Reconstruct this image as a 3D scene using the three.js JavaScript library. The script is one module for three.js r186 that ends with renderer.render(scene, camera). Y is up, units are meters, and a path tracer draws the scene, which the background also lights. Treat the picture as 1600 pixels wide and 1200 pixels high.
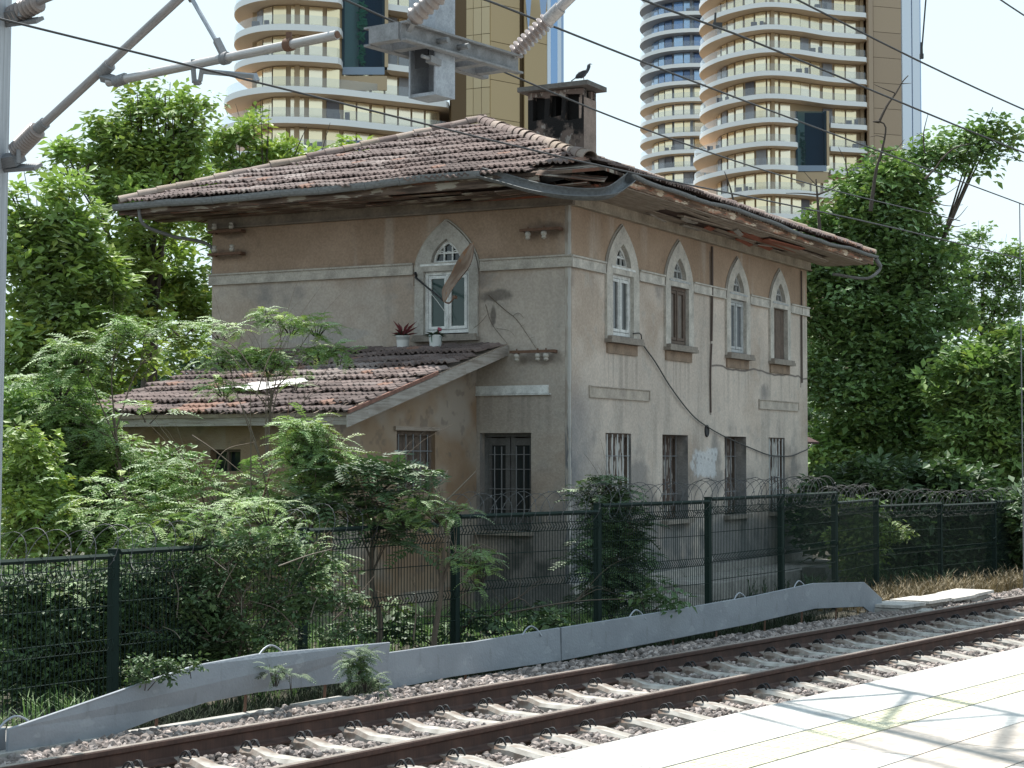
import * as THREE from 'three';
import { mergeGeometries } from 'three/addons/utils/BufferGeometryUtils.js';

// ---------------------------------------------------------------- camera, sky, sun, exposure
const scene = new THREE.Scene();
const EYE = 2.05;                                  // eye above the rail head, which is y = 0
const PITCH = Math.atan(115 / 2900);
const camera = new THREE.PerspectiveCamera(2 * Math.atan(600 / 2900) * 180 / Math.PI, 4 / 3, 0.1, 3000);
camera.position.set(0, EYE, 0);
camera.rotation.set(PITCH, 0, 0);
const renderer = new THREE.WebGLRenderer({ antialias: true });
renderer.toneMapping = THREE.LinearToneMapping;
renderer.toneMappingExposure = 1.68;
renderer.shadowMap.enabled = true;
{ // hazy bright summer sky: near white at the horizon, pale cyan above
  const w = 256, h = 128, d = new Float32Array(w * h * 4);
  const up = [0.50, 0.70, 0.93], mid = [0.68, 0.87, 0.98], low = [0.82, 0.95, 1.0];
  for (let j = 0; j < h; j++) {
    const el = (j + 0.5) / h * 180 - 90, t = Math.max(0, el);
    const a = Math.min(1, t / 22), b = Math.max(0, Math.min(1, (t - 22) / 68));
    for (let i = 0; i < w; i++) for (let k = 0; k < 3; k++)
      d[(j * w + i) * 4 + k] = el < 0 ? 0.3 : (low[k] + (mid[k] - low[k]) * a + (up[k] - mid[k]) * b) * 0.72;
  }
  for (let i = 3; i < d.length; i += 4) d[i] = 1;
  const t = new THREE.DataTexture(d, w, h, THREE.RGBAFormat, THREE.FloatType);
  t.mapping = THREE.EquirectangularReflectionMapping; t.colorSpace = THREE.LinearSRGBColorSpace;
  t.magFilter = THREE.LinearFilter; t.minFilter = THREE.LinearFilter; t.needsUpdate = true;
  scene.background = t; scene.environment = t;
}
const SUN = new THREE.Vector3(-0.17, 1, -0.42).normalize();
const sun = new THREE.DirectionalLight(new THREE.Color(1, 0.97, 0.91), 5.0);
sun.position.copy(SUN).multiplyScalar(80).add(new THREE.Vector3(0, 0, -25));
sun.target.position.set(0, 0, -25); sun.castShadow = true; sun.name = 'sun';
Object.assign(sun.shadow.camera, { left: -40, right: 40, top: 40, bottom: -40, near: 1, far: 200 });
sun.shadow.mapSize.set(4096, 4096);
scene.add(sun, sun.target);

// ---------------------------------------------------------------- helpers
const V = (x, y, z) => new THREE.Vector3(x, y, z);
function rng(seed) { let a = seed >>> 0; return () => { a = (a + 0x6D2B79F5) >>> 0; let t = Math.imul(a ^ (a >>> 15), 1 | a); t = (t + Math.imul(t ^ (t >>> 7), 61 | t)) ^ t; return ((t ^ (t >>> 14)) >>> 0) / 4294967296; }; }
const R = rng(7);
const rr = (a, b, f = R) => a + (b - a) * f();
const names = {};
function numbered(n) { const k = names[n] = (names[n] ?? -1) + 1; return k ? `${n}_${String(k).padStart(3, '0')}` : n; }
function tag(o, label, category, group, kind) { if (label) o.userData.label = label; if (category) o.userData.category = category; if (group) o.userData.group = group; if (kind) o.userData.kind = kind; return o; }
function thing(name, label, category, pos = [0, 0, 0], turn = 0, group) { const g = new THREE.Group(); g.name = numbered(name); g.position.set(...pos); g.rotation.y = turn; scene.add(g); return tag(g, label, category, group); }
function prep(g) { if (g.index) g = g.toNonIndexed(); for (const k of Object.keys(g.attributes)) if (!['position', 'normal', 'uv'].includes(k)) g.deleteAttribute(k); if (!g.attributes.uv) g.setAttribute('uv', new THREE.BufferAttribute(new Float32Array(g.attributes.position.count * 2), 2)); if (!g.attributes.normal) g.computeVertexNormals(); return g; }
const merge = (a) => a.length === 1 ? a[0] : mergeGeometries(a.map(prep), false);
function part(name, geos, mat, parent, label) { const m = new THREE.Mesh(Array.isArray(geos) ? merge(geos) : geos, mat); m.name = parent === scene ? numbered(name) : name; m.castShadow = m.receiveShadow = true; parent.add(m); if (label) m.userData.label = label; return m; }
function struct(name, geos, mat) { return tag(part(name, geos, mat, scene), null, null, null, 'structure'); }
function box(w, h, d, x = 0, y = 0, z = 0, rx = 0, ry = 0, rz = 0) {
  const g = new THREE.BoxGeometry(w, h, d), p = g.attributes.position, n = g.attributes.normal, u = g.attributes.uv;
  for (let i = 0; i < p.count; i++) { const ax = Math.abs(n.getX(i)), ay = Math.abs(n.getY(i)); if (ax > 0.5) u.setXY(i, p.getZ(i) + x, p.getY(i) + y); else if (ay > 0.5) u.setXY(i, p.getX(i) + x, p.getZ(i) + z); else u.setXY(i, p.getX(i) + x, p.getY(i) + y); }
  if (rx) g.rotateX(rx); if (ry) g.rotateY(ry); if (rz) g.rotateZ(rz); return g.translate(x, y, z);
}
function bar(a, b, w, d = w) { // box beam between two points
  const v = V(0, 0, 0).subVectors(b, a), L = v.length(), g = new THREE.BoxGeometry(w, L, d), q = new THREE.Quaternion().setFromUnitVectors(V(0, 1, 0), v.normalize());
  return g.applyQuaternion(q).translate((a.x + b.x) / 2, (a.y + b.y) / 2, (a.z + b.z) / 2);
}
function rod(a, b, r1, r2 = r1, n = 8) {
  const v = V(0, 0, 0).subVectors(b, a), L = v.length(), g = new THREE.CylinderGeometry(r2, r1, L, n), q = new THREE.Quaternion().setFromUnitVectors(V(0, 1, 0), v.normalize());
  return g.applyQuaternion(q).translate((a.x + b.x) / 2, (a.y + b.y) / 2, (a.z + b.z) / 2);
}
function tube(pts, r, seg = 0, n = 6, curve = true) {
  let c; if (curve && pts.length > 2) c = new THREE.CatmullRomCurve3(pts, false, 'centripetal'); else { c = new THREE.CurvePath(); for (let i = 1; i < pts.length; i++) c.add(new THREE.LineCurve3(pts[i - 1], pts[i])); }
  return new THREE.TubeGeometry(c, seg || pts.length * 4, r, n, false);
}
function taper(pts, r0, r1, n = 7, per = 4) { // a limb that thins along its curve
  const c = new THREE.CatmullRomCurve3(pts), seg = pts.length * per, g = new THREE.TubeGeometry(c, seg, 1, n, false), p = g.attributes.position;
  for (let i = 0; i <= seg; i++) { const o = c.getPointAt(i / seg), r = r0 + (r1 - r0) * i / seg; for (let j = 0; j <= n; j++) { const k = i * (n + 1) + j; p.setXYZ(k, o.x + (p.getX(k) - o.x) * r, o.y + (p.getY(k) - o.y) * r, o.z + (p.getZ(k) - o.z) * r); } }
  g.computeVertexNormals(); return g;
}
// closed profile [[out, up] ...] carried along a path; "out" is horizontal, to the right of the path
function sweep(path, prof, closed = false) {
  const n = prof.length, pos = [], uv = [], fr = [];
  path.forEach((p, i) => { const a = path[Math.max(0, i - 1)], b = path[Math.min(path.length - 1, i + 1)]; const t = V(0, 0, 0).subVectors(b, a).normalize(); const o = V(-t.z, 0, t.x).normalize(); const u = V(0, 0, 0).crossVectors(o, t).normalize(); fr.push(prof.map(([x, y]) => p.clone().addScaledVector(o, x).addScaledVector(u, y))); });
  let len = 0;
  const q = (a, b, c, d, l0, l1, k) => { for (const [v, uu, vv] of [[a, l0, k], [b, l1, k], [c, l1, k + 1], [a, l0, k], [c, l1, k + 1], [d, l0, k + 1]]) { pos.push(v.x, v.y, v.z); uv.push(uu, vv * 0.1); } };
  for (let i = 1; i < path.length; i++) { const l = path[i].distanceTo(path[i - 1]); for (let k = 0; k < n; k++) q(fr[i - 1][k], fr[i][k], fr[i][(k + 1) % n], fr[i - 1][(k + 1) % n], len, len + l, k); len += l; }
  for (const f of [fr[0], fr[fr.length - 1]]) for (let k = 1; k < n - 1; k++) for (const v of [f[0], f[k], f[k + 1]]) { pos.push(v.x, v.y, v.z); uv.push(v.x, v.y); }
  const g = new THREE.BufferGeometry(); g.setAttribute('position', new THREE.Float32BufferAttribute(pos, 3)); g.setAttribute('uv', new THREE.Float32BufferAttribute(uv, 2)); g.computeVertexNormals(); return g;
}
function extr(shape, depth, bevel = 0, seg = 10) { return new THREE.ExtrudeGeometry(shape, { depth, bevelEnabled: bevel > 0, bevelSize: bevel, bevelThickness: bevel, bevelSegments: 1, curveSegments: seg }); }
function poly(pts) { const s = new THREE.Shape(); pts.forEach(([x, y], i) => i ? s.lineTo(x, y) : s.moveTo(x, y)); s.closePath(); return s; }
function lathe(pts, n = 14) { return new THREE.LatheGeometry(pts.map(([r, y]) => new THREE.Vector2(r, y)), n); }
function aim(g, a, b) { const v = V(0, 0, 0).subVectors(b, a).normalize(); return g.applyQuaternion(new THREE.Quaternion().setFromUnitVectors(V(0, 1, 0), v)).translate(a.x, a.y, a.z); }

// frames: a pixel of the survey drawing to a point at a forward distance; the track frame (s along, p across away from the eye)
const at = (x, y, Z) => { const r = (x - 800) / 2900, u = (600 - y) / 2900, c = Math.cos(PITCH), s = Math.sin(PITCH), k = Z / (c - u * s); return V(r * k, EYE + (u * c + s) * k, -Z); };
const TA = Math.atan(2080 / 2900), TS = Math.sin(TA), TC = Math.cos(TA), TURN = Math.PI / 2 - TA;
const trk = (s, p, y = 0) => V(s * TS - p * TC, y, -(s * TC + p * TS));
const trkA = (s, p, y = 0) => trk(s, p, y).toArray();

// ---------------------------------------------------------------- noise and textures
function lattice(seed) { const f = rng(seed), t = new Float32Array(65536); for (let i = 0; i < 65536; i++) t[i] = f(); return t; }
const L0 = lattice(11);
function vn(x, y, per) { const xi = Math.floor(x), yi = Math.floor(y); let u = x - xi, v = y - yi; u = u * u * (3 - 2 * u); v = v * v * (3 - 2 * v); const m = (a, b) => L0[(((a % per + per) % per) * 53 + ((b % per + per) % per) * 257 + per * 7) & 65535]; const a = m(xi, yi), b = m(xi + 1, yi), c = m(xi, yi + 1), d = m(xi + 1, yi + 1); return a + (b - a) * u + (c - a) * v + (a - b - c + d) * u * v; }
function fbm(x, y, per, o = 4) { let s = 0, a = 0.5, t = 0; for (let i = 0; i < o; i++) { s += a * vn(x, y, per); t += a; x *= 2; y *= 2; per *= 2; a *= 0.55; } return s / t; }
const enc = (v) => { v = Math.max(0, Math.min(1, v)); return 255 * (v <= 0.0031308 ? 12.92 * v : 1.055 * Math.pow(v, 1 / 2.4) - 0.055); };
function tex(w, h, fn, srgb = true) {
  const d = new Uint8Array(w * h * 4);
  for (let j = 0; j < h; j++) for (let i = 0; i < w; i++) { const c = fn((i + 0.5) / w, (j + 0.5) / h), k = (j * w + i) * 4; for (let q = 0; q < 3; q++) d[k + q] = srgb ? enc(c[q] ?? c) : Math.max(0, Math.min(255, 255 * (c[q] ?? c))); d[k + 3] = 255; }
  const t = new THREE.DataTexture(d, w, h, THREE.RGBAFormat); t.colorSpace = srgb ? THREE.SRGBColorSpace : THREE.NoColorSpace;
  t.wrapS = t.wrapT = THREE.RepeatWrapping; t.magFilter = THREE.LinearFilter; t.minFilter = THREE.LinearMipmapLinearFilter; t.generateMipmaps = true; t.needsUpdate = true; return t;
}
const rep = (t, x, y = x, ox = 0, oy = 0) => { const c = t.clone(); c.repeat.set(x, y); c.offset.set(ox, oy); c.needsUpdate = true; return c; };
const mix = (a, b, t) => [a[0] + (b[0] - a[0]) * t, a[1] + (b[1] - a[1]) * t, a[2] + (b[2] - a[2]) * t];
const sm = (a, b, x) => { const t = Math.max(0, Math.min(1, (x - a) / (b - a))); return t * t * (3 - 2 * t); };
const lin = (r, g, b) => new THREE.Color().setRGB(r, g, b);
const mottle = tex(512, 512, (u, v) => { const n = fbm(u * 8, v * 8, 8, 5), m = fbm(u * 60, v * 60, 60, 2); return 0.62 + 0.5 * (n - 0.3) + 0.28 * (m - 0.5); });
const grain = tex(512, 512, (u, v) => 0.5 * fbm(u * 40, v * 40, 40, 3) + 0.5 * fbm(u * 120, v * 120, 120, 2), false);
function mat(r, g, b, rough = 0.9, o = {}) {
  const { tile, bump, ...rest } = o;
  const m = new (rest.transmission ? THREE.MeshPhysicalMaterial : THREE.MeshStandardMaterial)({ color: lin(r, g, b), roughness: rough, metalness: 0, ...rest });
  if (tile) m.map = rep(mottle, tile); if (bump) { m.bumpMap = rep(grain, tile || 1); m.bumpScale = bump; }
  if (tile) m.color.multiplyScalar(1.35);
  return m;
}
const woodTex = tex(512, 512, (u, v) => { const g = fbm(u * 3, v * 90, 90, 3), k = fbm(u * 6, v * 12, 12, 4); return mix([0.20, 0.15, 0.115], [0.36, 0.30, 0.25], sm(0.2, 0.8, g * 0.6 + k * 0.5)); });
const peelTex = tex(512, 512, (u, v) => { const a = fbm(u * 5, v * 26, 26, 5), b = fbm(u * 9 + 2, v * 9, 36, 4); let c = mix([0.055, 0.036, 0.027], [0.15, 0.105, 0.08], sm(0.3, 0.7, a)); c = mix(c, [0.30, 0.26, 0.215], sm(0.56, 0.6, a * 0.5 + b * 0.5)); return mix(c, [0.20, 0.085, 0.055], sm(0.66, 0.7, fbm(u * 7 + 5, v * 14, 28, 4)) * 0.7); });
const M = {
  wood: new THREE.MeshStandardMaterial({ map: rep(woodTex, 0.7), roughness: 0.95, bumpMap: rep(grain, 0.6), bumpScale: 0.006 }),
  woodGrey: new THREE.MeshStandardMaterial({ map: rep(woodTex, 0.7), color: lin(1.0, 1.1, 1.2), roughness: 0.95, bumpMap: rep(grain, 0.6), bumpScale: 0.008 }),
  zinc: mat(0.19, 0.195, 0.20, 0.7, { tile: 2.2, metalness: 0.2 }),
  galv: mat(0.34, 0.36, 0.39, 0.5, { tile: 2, metalness: 0.4 }),
  galvDull: mat(0.22, 0.22, 0.225, 0.65, { tile: 2, metalness: 0.3 }),
  insul: mat(0.22, 0.185, 0.17, 0.35),
  dark: mat(0.02, 0.02, 0.022, 0.7),
  rust: mat(0.13, 0.07, 0.045, 0.9, { tile: 3 }),
  conc: mat(0.36, 0.34, 0.31, 0.95, { tile: 0.6, bump: 0.003 }),
  concDark: mat(0.16, 0.155, 0.145, 0.95, { tile: 0.5, bump: 0.006 }),
  white: mat(0.62, 0.62, 0.60, 0.6, { tile: 1.5 }),
  frameGrey: mat(0.40, 0.41, 0.41, 0.7, { tile: 2 }),
  glassDark: mat(0.022, 0.03, 0.032, 0.08),
  glassGreen: mat(0.018, 0.045, 0.04, 0.15),
  curtain: mat(0.16, 0.135, 0.115, 0.6, { tile: 2 }),
  shutter: mat(0.13, 0.095, 0.075, 0.9, { tile: 1.5 }),
  stem: mat(0.13, 0.10, 0.075, 0.95, { tile: 2 }),
  bark: mat(0.075, 0.06, 0.048, 0.98, { tile: 1, bump: 0.01 }),
  woodDark: new THREE.MeshStandardMaterial({ map: rep(peelTex, 0.35, 0.9), color: lin(1, 1, 1), roughness: 0.98, bumpMap: rep(grain, 0.6), bumpScale: 0.01 }),
  fence: mat(0.006, 0.018, 0.013, 1),
  wire: mat(0.03, 0.03, 0.032, 0.6),
};
// ---------------------------------------------------------------- the setting: ground, ballast, platform, track
{
  const dirt = tex(512, 512, (u, v) => mix([0.03, 0.026, 0.018], [0.075, 0.065, 0.045], sm(0.25, 0.75, fbm(u * 12, v * 12, 12, 5))));
  const g = new THREE.PlaneGeometry(2400, 2400); g.rotateX(-Math.PI / 2); const u = g.attributes.uv; for (let i = 0; i < u.count; i++) u.setXY(i, u.getX(i) * 600, u.getY(i) * 600);
  struct('ground', g.translate(0, -0.42, -600), new THREE.MeshStandardMaterial({ map: dirt, roughness: 1, bumpMap: grain, bumpScale: 0.01 }));
  // ballast bed: a low flat-topped bank along the track
  const bal = tex(512, 512, (u, v) => { const n = fbm(u * 70, v * 70, 70, 2), m = fbm(u * 5, v * 5, 5, 3); return mix([0.035, 0.032, 0.03], [0.13, 0.115, 0.105], sm(0.3, 0.75, n * 0.8 + m * 0.25)); });
  const bm = new THREE.MeshStandardMaterial({ map: bal, roughness: 1, bumpMap: grain, bumpScale: 0.03 });
  const a = trk(-20, 9.24, 0), b = trk(90, 9.24, 0);
  struct('ballast_bed', sweep([a, b], [[-2.2, -0.25], [2.9, -0.25], [3.0, -0.6], [-3.4, -0.6], [-2.8, -0.40]]), bm);
}
// platform: an edge course, paving slabs and two strips of yellow studded tiles, all laid singly where they show
{
  const t = thing('station_platform', 'pale concrete railway platform with yellow tactile strips in front of the track', 'platform', trkA(0, 6.4, 0), TURN); t.userData.kind = 'structure'; delete t.userData.category;
  part('platform_body', [box(110, 0.62, 9, 30, -0.12, 4.52 + 0.02)], M.conc, t);
  const pale = [0, 1, 2].map((k) => mat(0.44 + 0.03 * k, 0.43 + 0.028 * k, 0.405 + 0.025 * k, 0.9, { tile: 0.4 + 0.07 * k, bump: 0.001 }));
  const warm = mat(0.42, 0.37, 0.32, 0.9, { tile: 0.5, bump: 0.001 });
  const yel = mat(0.55, 0.52, 0.37, 0.8, { tile: 1.2 });
  const f = rng(5), y = 0.19;
  const piece = (nm, s, p0, p1, l, m, h = 0.06) => part(nm, box(l - 0.014, h, p1 - p0 - 0.014, s + l / 2, y + h / 2, (p0 + p1) / 2), m, t);
  for (let s = 6.3; s < 21; s += 1.5) piece('edge_slab', s, 0, 0.78, 1.5, pale[Math.floor(f() * 3)]);
  const stud = []; const flat = new THREE.CylinderGeometry(0.013, 0.017, 0.005, 6);
  for (const [p0, sa, sb] of [[0.79, 8.8, 17.2]]) for (let s = sa; s < sb; s += 0.4) {
    const ti = piece('tactile_tile', s, p0, p0 + 0.4, 0.4, yel);
    for (let i = 0; i < 6; i++) for (let j = 0; j < 6; j++) stud.push(flat.clone().translate(s + 0.033 + i * 0.0667, y + 0.0625, p0 + 0.033 + j * 0.0667));
  }
  for (let s = 7; s < 17; s += 1.2) for (let k = 0; k < 4; k++) piece('paving_slab', s + (k % 2) * 0.6, 1.20 + k * 0.6, 1.80 + k * 0.6, 1.2, k === 1 || f() < 0.25 ? warm : pale[Math.floor(f() * 3)]);
  for (let s = 9.2; s < 12.8; s += 0.4) { piece('tactile_tile', s, 3.61, 4.01, 0.4, yel, 0.065); }
  tag(part('tactile_stud', stud, yel, t), null, null, null, 'stuff');
}
{ // rails, sleepers with clips, ballast stones
  const railProf = (() => { const s = new THREE.Shape(); const P = [[0.075, -0.172], [0.075, -0.160], [0.02, -0.145], [0.0085, -0.13], [0.0085, -0.055], [0.035, -0.038], [0.036, -0.008], [0.029, 0], [-0.029, 0], [-0.036, -0.008], [-0.035, -0.038], [-0.0085, -0.055], [-0.0085, -0.13], [-0.02, -0.145], [-0.075, -0.16], [-0.075, -0.172]]; return P; })();
  const rustTex = tex(256, 256, (u, v) => mix([0.038, 0.018, 0.013], [0.08, 0.04, 0.029], sm(0.2, 0.8, 0.6 * fbm(u * 6, v * 6, 6, 4) + 0.4 * fbm(u * 70, v * 4, 70, 2))));
  const rm = new THREE.MeshStandardMaterial({ map: rep(rustTex, 1.5), roughness: 0.75, bumpMap: grain, bumpScale: 0.001 });
  const shine = mat(0.40, 0.34, 0.30, 0.36, { metalness: 0.65, tile: 3 });
  for (const [p, lab] of [[8.49, 'rusty rail nearest the platform edge'], [9.99, 'rusty rail farther from the platform, beside the grey panel barrier']]) {
    const t = thing('rail', lab, 'rail', trkA(35, p, 0), TURN);
    part('rail_body', sweep([V(-60, 0, 0), V(60, 0, 0)], railProf), rm, t);
    part('running_surface', box(120, 0.003, 0.055, 0, 0.0005, 0), shine, t);
  }
  const scTex = tex(512, 128, (u, v) => { const n = fbm(u * 26, v * 8, 26, 5), c = mix([0.26, 0.235, 0.205], [0.43, 0.405, 0.365], sm(0.2, 0.75, n)), d = Math.min(Math.abs(u - 0.2115), Math.abs(u - 0.7885)) * 2.6; return mix(c, [0.15, 0.085, 0.055], sm(0.34, 0.05, d + (n - 0.45) * 0.5) * 0.75); });
  const sm0 = new THREE.MeshStandardMaterial({ map: rep(scTex, 1 / 2.6, 1, 0.5, 0), roughness: 0.95, bumpMap: grain, bumpScale: 0.002 });
  // side outline of a waisted concrete sleeper, across the track
  const half = [[1.30, -0.30], [1.30, -0.215], [1.06, -0.18], [0.98, -0.166], [0.55, -0.166], [0.42, -0.205], [0, -0.215]];
  const prof = [...half, ...half.slice(0, -1).reverse().map(([x, y]) => [-x, y])];
  const body = extr(poly(prof), 0.125, 0.03).translate(0, 0, -0.0625).rotateY(Math.PI / 2);
  const pad = [-1, 1].map((k) => box(0.14, 0.004, 0.19, 0, -0.134, k * 0.75 + 0.003));
  const clipG = (z, x) => [tube([V(x, -0.15, z + 0.07), V(x, -0.095, z + 0.11), V(x, -0.085, z + 0.15), V(x, -0.125, z + 0.18), V(x + 0.03, -0.13, z + 0.16), V(x + 0.04, -0.09, z + 0.12), V(x + 0.04, -0.14, z + 0.075)], 0.0075, 18, 5)];
  const t0 = thing('railway_sleeper', 'x', 'railway sleeper', [0, 0, 0], TURN, 'concrete sleepers under the two rails');
  part('sleeper_body', body, sm0, t0);
  for (const k of [-0.75, 0.75]) {
    const m = new THREE.Matrix4().makeTranslation(0, 0, 0);
    for (const sd of [-1, 1]) for (const cx of [-0.06, 0.02]) {
      const g = clipG(0, cx)[0].toNonIndexed(); g.scale(1, 1, sd); g.translate(0, 0, k);
      part('rail_clip', g, M.dark, t0);
    }
  }
  const ord = (n) => { const a = ['', 'first', 'second', 'third', 'fourth', 'fifth', 'sixth', 'seventh', 'eighth', 'ninth', 'tenth', 'eleventh', 'twelfth', 'thirteenth', 'fourteenth', 'fifteenth', 'sixteenth', 'seventeenth', 'eighteenth', 'nineteenth', 'twentieth'], b = { 2: 'twenty', 3: 'thirty', 4: 'forty', 5: 'fifty' }, c = { 3: 'thirtieth', 4: 'fortieth', 5: 'fiftieth' }; return n <= 20 ? a[n] : n % 10 ? `${b[Math.floor(n / 10)]}-${a[n % 10]}` : c[n / 10]; };
  const seen = (s, p) => { const v = trk(s, p, -0.17), d = -v.z, yc = (v.y - EYE) * Math.cos(PITCH) - d * Math.sin(PITCH), zc = d * Math.cos(PITCH) + (v.y - EYE) * Math.sin(PITCH), x = 800 + 2900 * v.x / zc, y = 600 - 2900 * yc / zc; return x > 0 && x < 1600 && y < 1200; };
  let count = 0;
  let first = true; const f = rng(3);
  for (let s = 6.15; s < 36; s += 0.6) { if (![7.96, 8.4, 9.0, 9.6, 10.1, 10.5].some((p) => seen(s, p))) continue; count++; const o = first ? t0 : t0.clone(); if (!first) { o.name = numbered('railway_sleeper'); scene.add(o); } first = false; o.userData.label = `concrete sleeper under the rails, ${ord(count)} one counted from the left end of the track`; o.position.copy(trk(s + rr(-0.02, 0.02, f), 9.24 + rr(-0.015, 0.015, f), rr(-0.006, 0.004, f))); }
  // stones
  const mk = (seed) => { const q = rng(seed); const g = new THREE.IcosahedronGeometry(1, 0); const p = g.attributes.position, mp = {}; for (let i = 0; i < p.count; i++) { const k = [p.getX(i), p.getY(i), p.getZ(i)].map((v) => v.toFixed(2)).join(); mp[k] ??= [rr(0.6, 1.2, q), rr(0.45, 0.95, q), rr(0.6, 1.2, q)]; p.setXYZ(i, p.getX(i) * mp[k][0], p.getY(i) * mp[k][1], p.getZ(i) * mp[k][2]); } g.computeVertexNormals(); return g; };
  const stoneM = mat(0.32, 0.28, 0.26, 0.95);
  const stones = []; const q = rng(21);
  const put = (s, p, y, big) => stones.push([trk(s, p, y), rr(0.020, 0.042, q) * big, q(), q(), q(), q()]);
  for (let i = 0; i < 78000; i++) { const s = 7 + 27 * Math.pow(q(), 1.35), p = rr(6.5, s < 12.3 ? 11.27 : 12.0, q); const c = ((s - 6.15) / 0.6) % 1, onS = Math.min(c, 1 - c) < 0.17 && Math.abs(p - 9.24) < 1.31; if (onS) continue; if (Math.abs(p - 8.49) < 0.085 || Math.abs(p - 9.99) < 0.085) continue; const edge = p > 11.35 ? -0.02 - 0.2 * (p - 11.35) : 0; const waist = Math.abs(p - 9.24) < 0.6 ? -0.02 : 0; const nearSlp = Math.min(c, 1 - c) < 0.22 && Math.abs(p - 9.24) < 1.35 ? -0.03 : 0; put(s, p, -0.228 + rr(0, 0.045, q) + edge + waist + nearSlp + 0.015 * Math.sin(s * 3.1 + p * 4), p > 11 ? 1.25 : 1); }
  const d = new THREE.Object3D(), per = Math.ceil(stones.length / 3), col = new THREE.Color();
  const grp = thing('track_ballast', 'grey crushed stone ballast between and beside the rails', 'ballast'); grp.userData.kind = 'stuff';
  for (let v = 0; v < 3; v++) {
    const list = stones.slice(v * per, (v + 1) * per), im = new THREE.InstancedMesh(mk(100 + v), stoneM, list.length); im.name = 'stones'; im.userData.kind = 'stuff';
    list.forEach(([P, r, a, b, c, e], i) => { d.position.copy(P); d.rotation.set(a * 6.3, b * 6.3, c * 6.3); d.scale.setScalar(r); d.updateMatrix(); im.setMatrixAt(i, d.matrix); const k = 0.4 + 0.95 * e * e; im.setColorAt(i, col.setRGB(k * (1 + 0.08 * a), k, k * (1 - 0.05 * a))); });
    im.castShadow = im.receiveShadow = true; grp.add(im);
  }
  // pale kerb strip at the far edge of the ballast
  struct('concrete_kerb', sweep([trk(4, 11.33, 0), trk(12.2, 11.33, 0)], [[-0.08, -0.5], [-0.08, -0.17], [0.06, -0.17], [0.06, -0.5]]), M.conc);
  tag(part('concrete_block', [box(0.7, 0.1, 0.2, 0, 0, 0)], M.conc, scene), 'broken end of pale concrete kerb lying in the ballast below the left barrier panel', 'kerb piece').position.copy(trk(12.75, 11.25, -0.2)); scene.children.at(-1).rotation.y = TURN + 0.05;
}
// ---------------------------------------------------------------- the station house
const HT = -27.5 * Math.PI / 180;
const house = thing('station_house', 'derelict two-storey plastered railway house with red tiled hipped roof and pointed arch windows', 'house', [0.92, 0, -29.6], HT);
const Y = (h) => h + EYE;                       // survey heights are from the eye
const toB = (g) => g.rotateY(Math.PI / 2);      // wall drawing (b, y) of the track side, b runs away from the corner
const LA = 7.04, LB = 11.84, WB = -0.45, WT = Y(4.2);
// plaster: two coats (brown above the string course, grey-buff below), patched, streaked and stained
const splash = (u, v, s, per) => fbm(u * s, v * s, per, 5);
function plaster(W, up, lo, old, seed, marks, drips = []) {
  const H = WT - WB;
  return (u, v) => {
    const x = u * W, y = WB + v * H, h = y - EYE;
    const n = fbm(u * W * 0.9 + seed, v * H * 0.9, 97, 5), m = fbm(u * W * 5 + seed, v * H * 5, 211, 4), st = fbm(u * W * 3 + seed, v * H * 0.35, 131, 4), g = vn(u * W * 42, v * H * 42, 499);
    let c;
    if (h > 3.12) { c = mix(up, [up[0] * 1.25, up[1] * 1.28, up[2] * 1.32], sm(0.35, 0.75, n)); const run = sm(0.58, 0.8, st); c = mix(c, old, run * 0.35); }
    else {
      c = mix(lo, [lo[0] * 1.2, lo[1] * 1.2, lo[2] * 1.2], sm(0.3, 0.75, n));
      c = mix(c, up, sm(0.52, 0.74, fbm(u * W * 0.6 + 9 + seed, v * H * 0.8, 83, 4)) * 0.45);
      c = mix(c, old, sm(0.55, 0.8, m) * 0.4);
      c = mix(c, [0.23, 0.205, 0.18], sm(0.58, 0.8, st) * 0.35);
      const damp = sm(0.45, 0.68, fbm(u * W * 1.1 + 31 + seed, v * H * 1.3, 71, 4) + (-0.2 + 0.25 * sm(0.8, -0.6, h) + 0.11 * sm(-0.6, -1.6, h))); c = mix(c, [0.125, 0.125, 0.13], damp * 0.6); const lowDark = sm(0.4, 0.62, fbm(u * W * 2.3 + 7 + seed, v * H * 2, 151, 4) + sm(-1.0, -2.3, h) * 0.35 - 0.2); c = mix(c, [0.05, 0.055, 0.05], lowDark * 0.75 * sm(0.3, -1.2, h));  // second mix: blotched darker tone towards the foot of the wall
    }
    c = mix(c, [c[0] * 0.7, c[1] * 0.7, c[2] * 0.7], sm(0.62, 0.9, m) * 0.5);
    for (const [sx, sw, sy] of drips) { const d = Math.abs(x - sx) - sw, fall = sy - h; if (d < 0.1 && fall > 0 && fall < 1.5) { const k = vn(x * 16 + 11, 3.3 + seed, 499); c = mix(c, [0.15, 0.135, 0.12], sm(0.45, 0.8, k) * sm(1.5 * k, 0.1, fall) * sm(0.1, 0, d) * 0.28); } }
    if (marks) c = marks(c, x, h, m, n, g);
    const k = 0.88 + 0.24 * g; return [c[0] * k, c[1] * k, c[2] * k];
  };
}
const spot = (x, h, cx, ch, rx, ry) => Math.hypot((x - cx) / rx, (h - ch) / ry);
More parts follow.
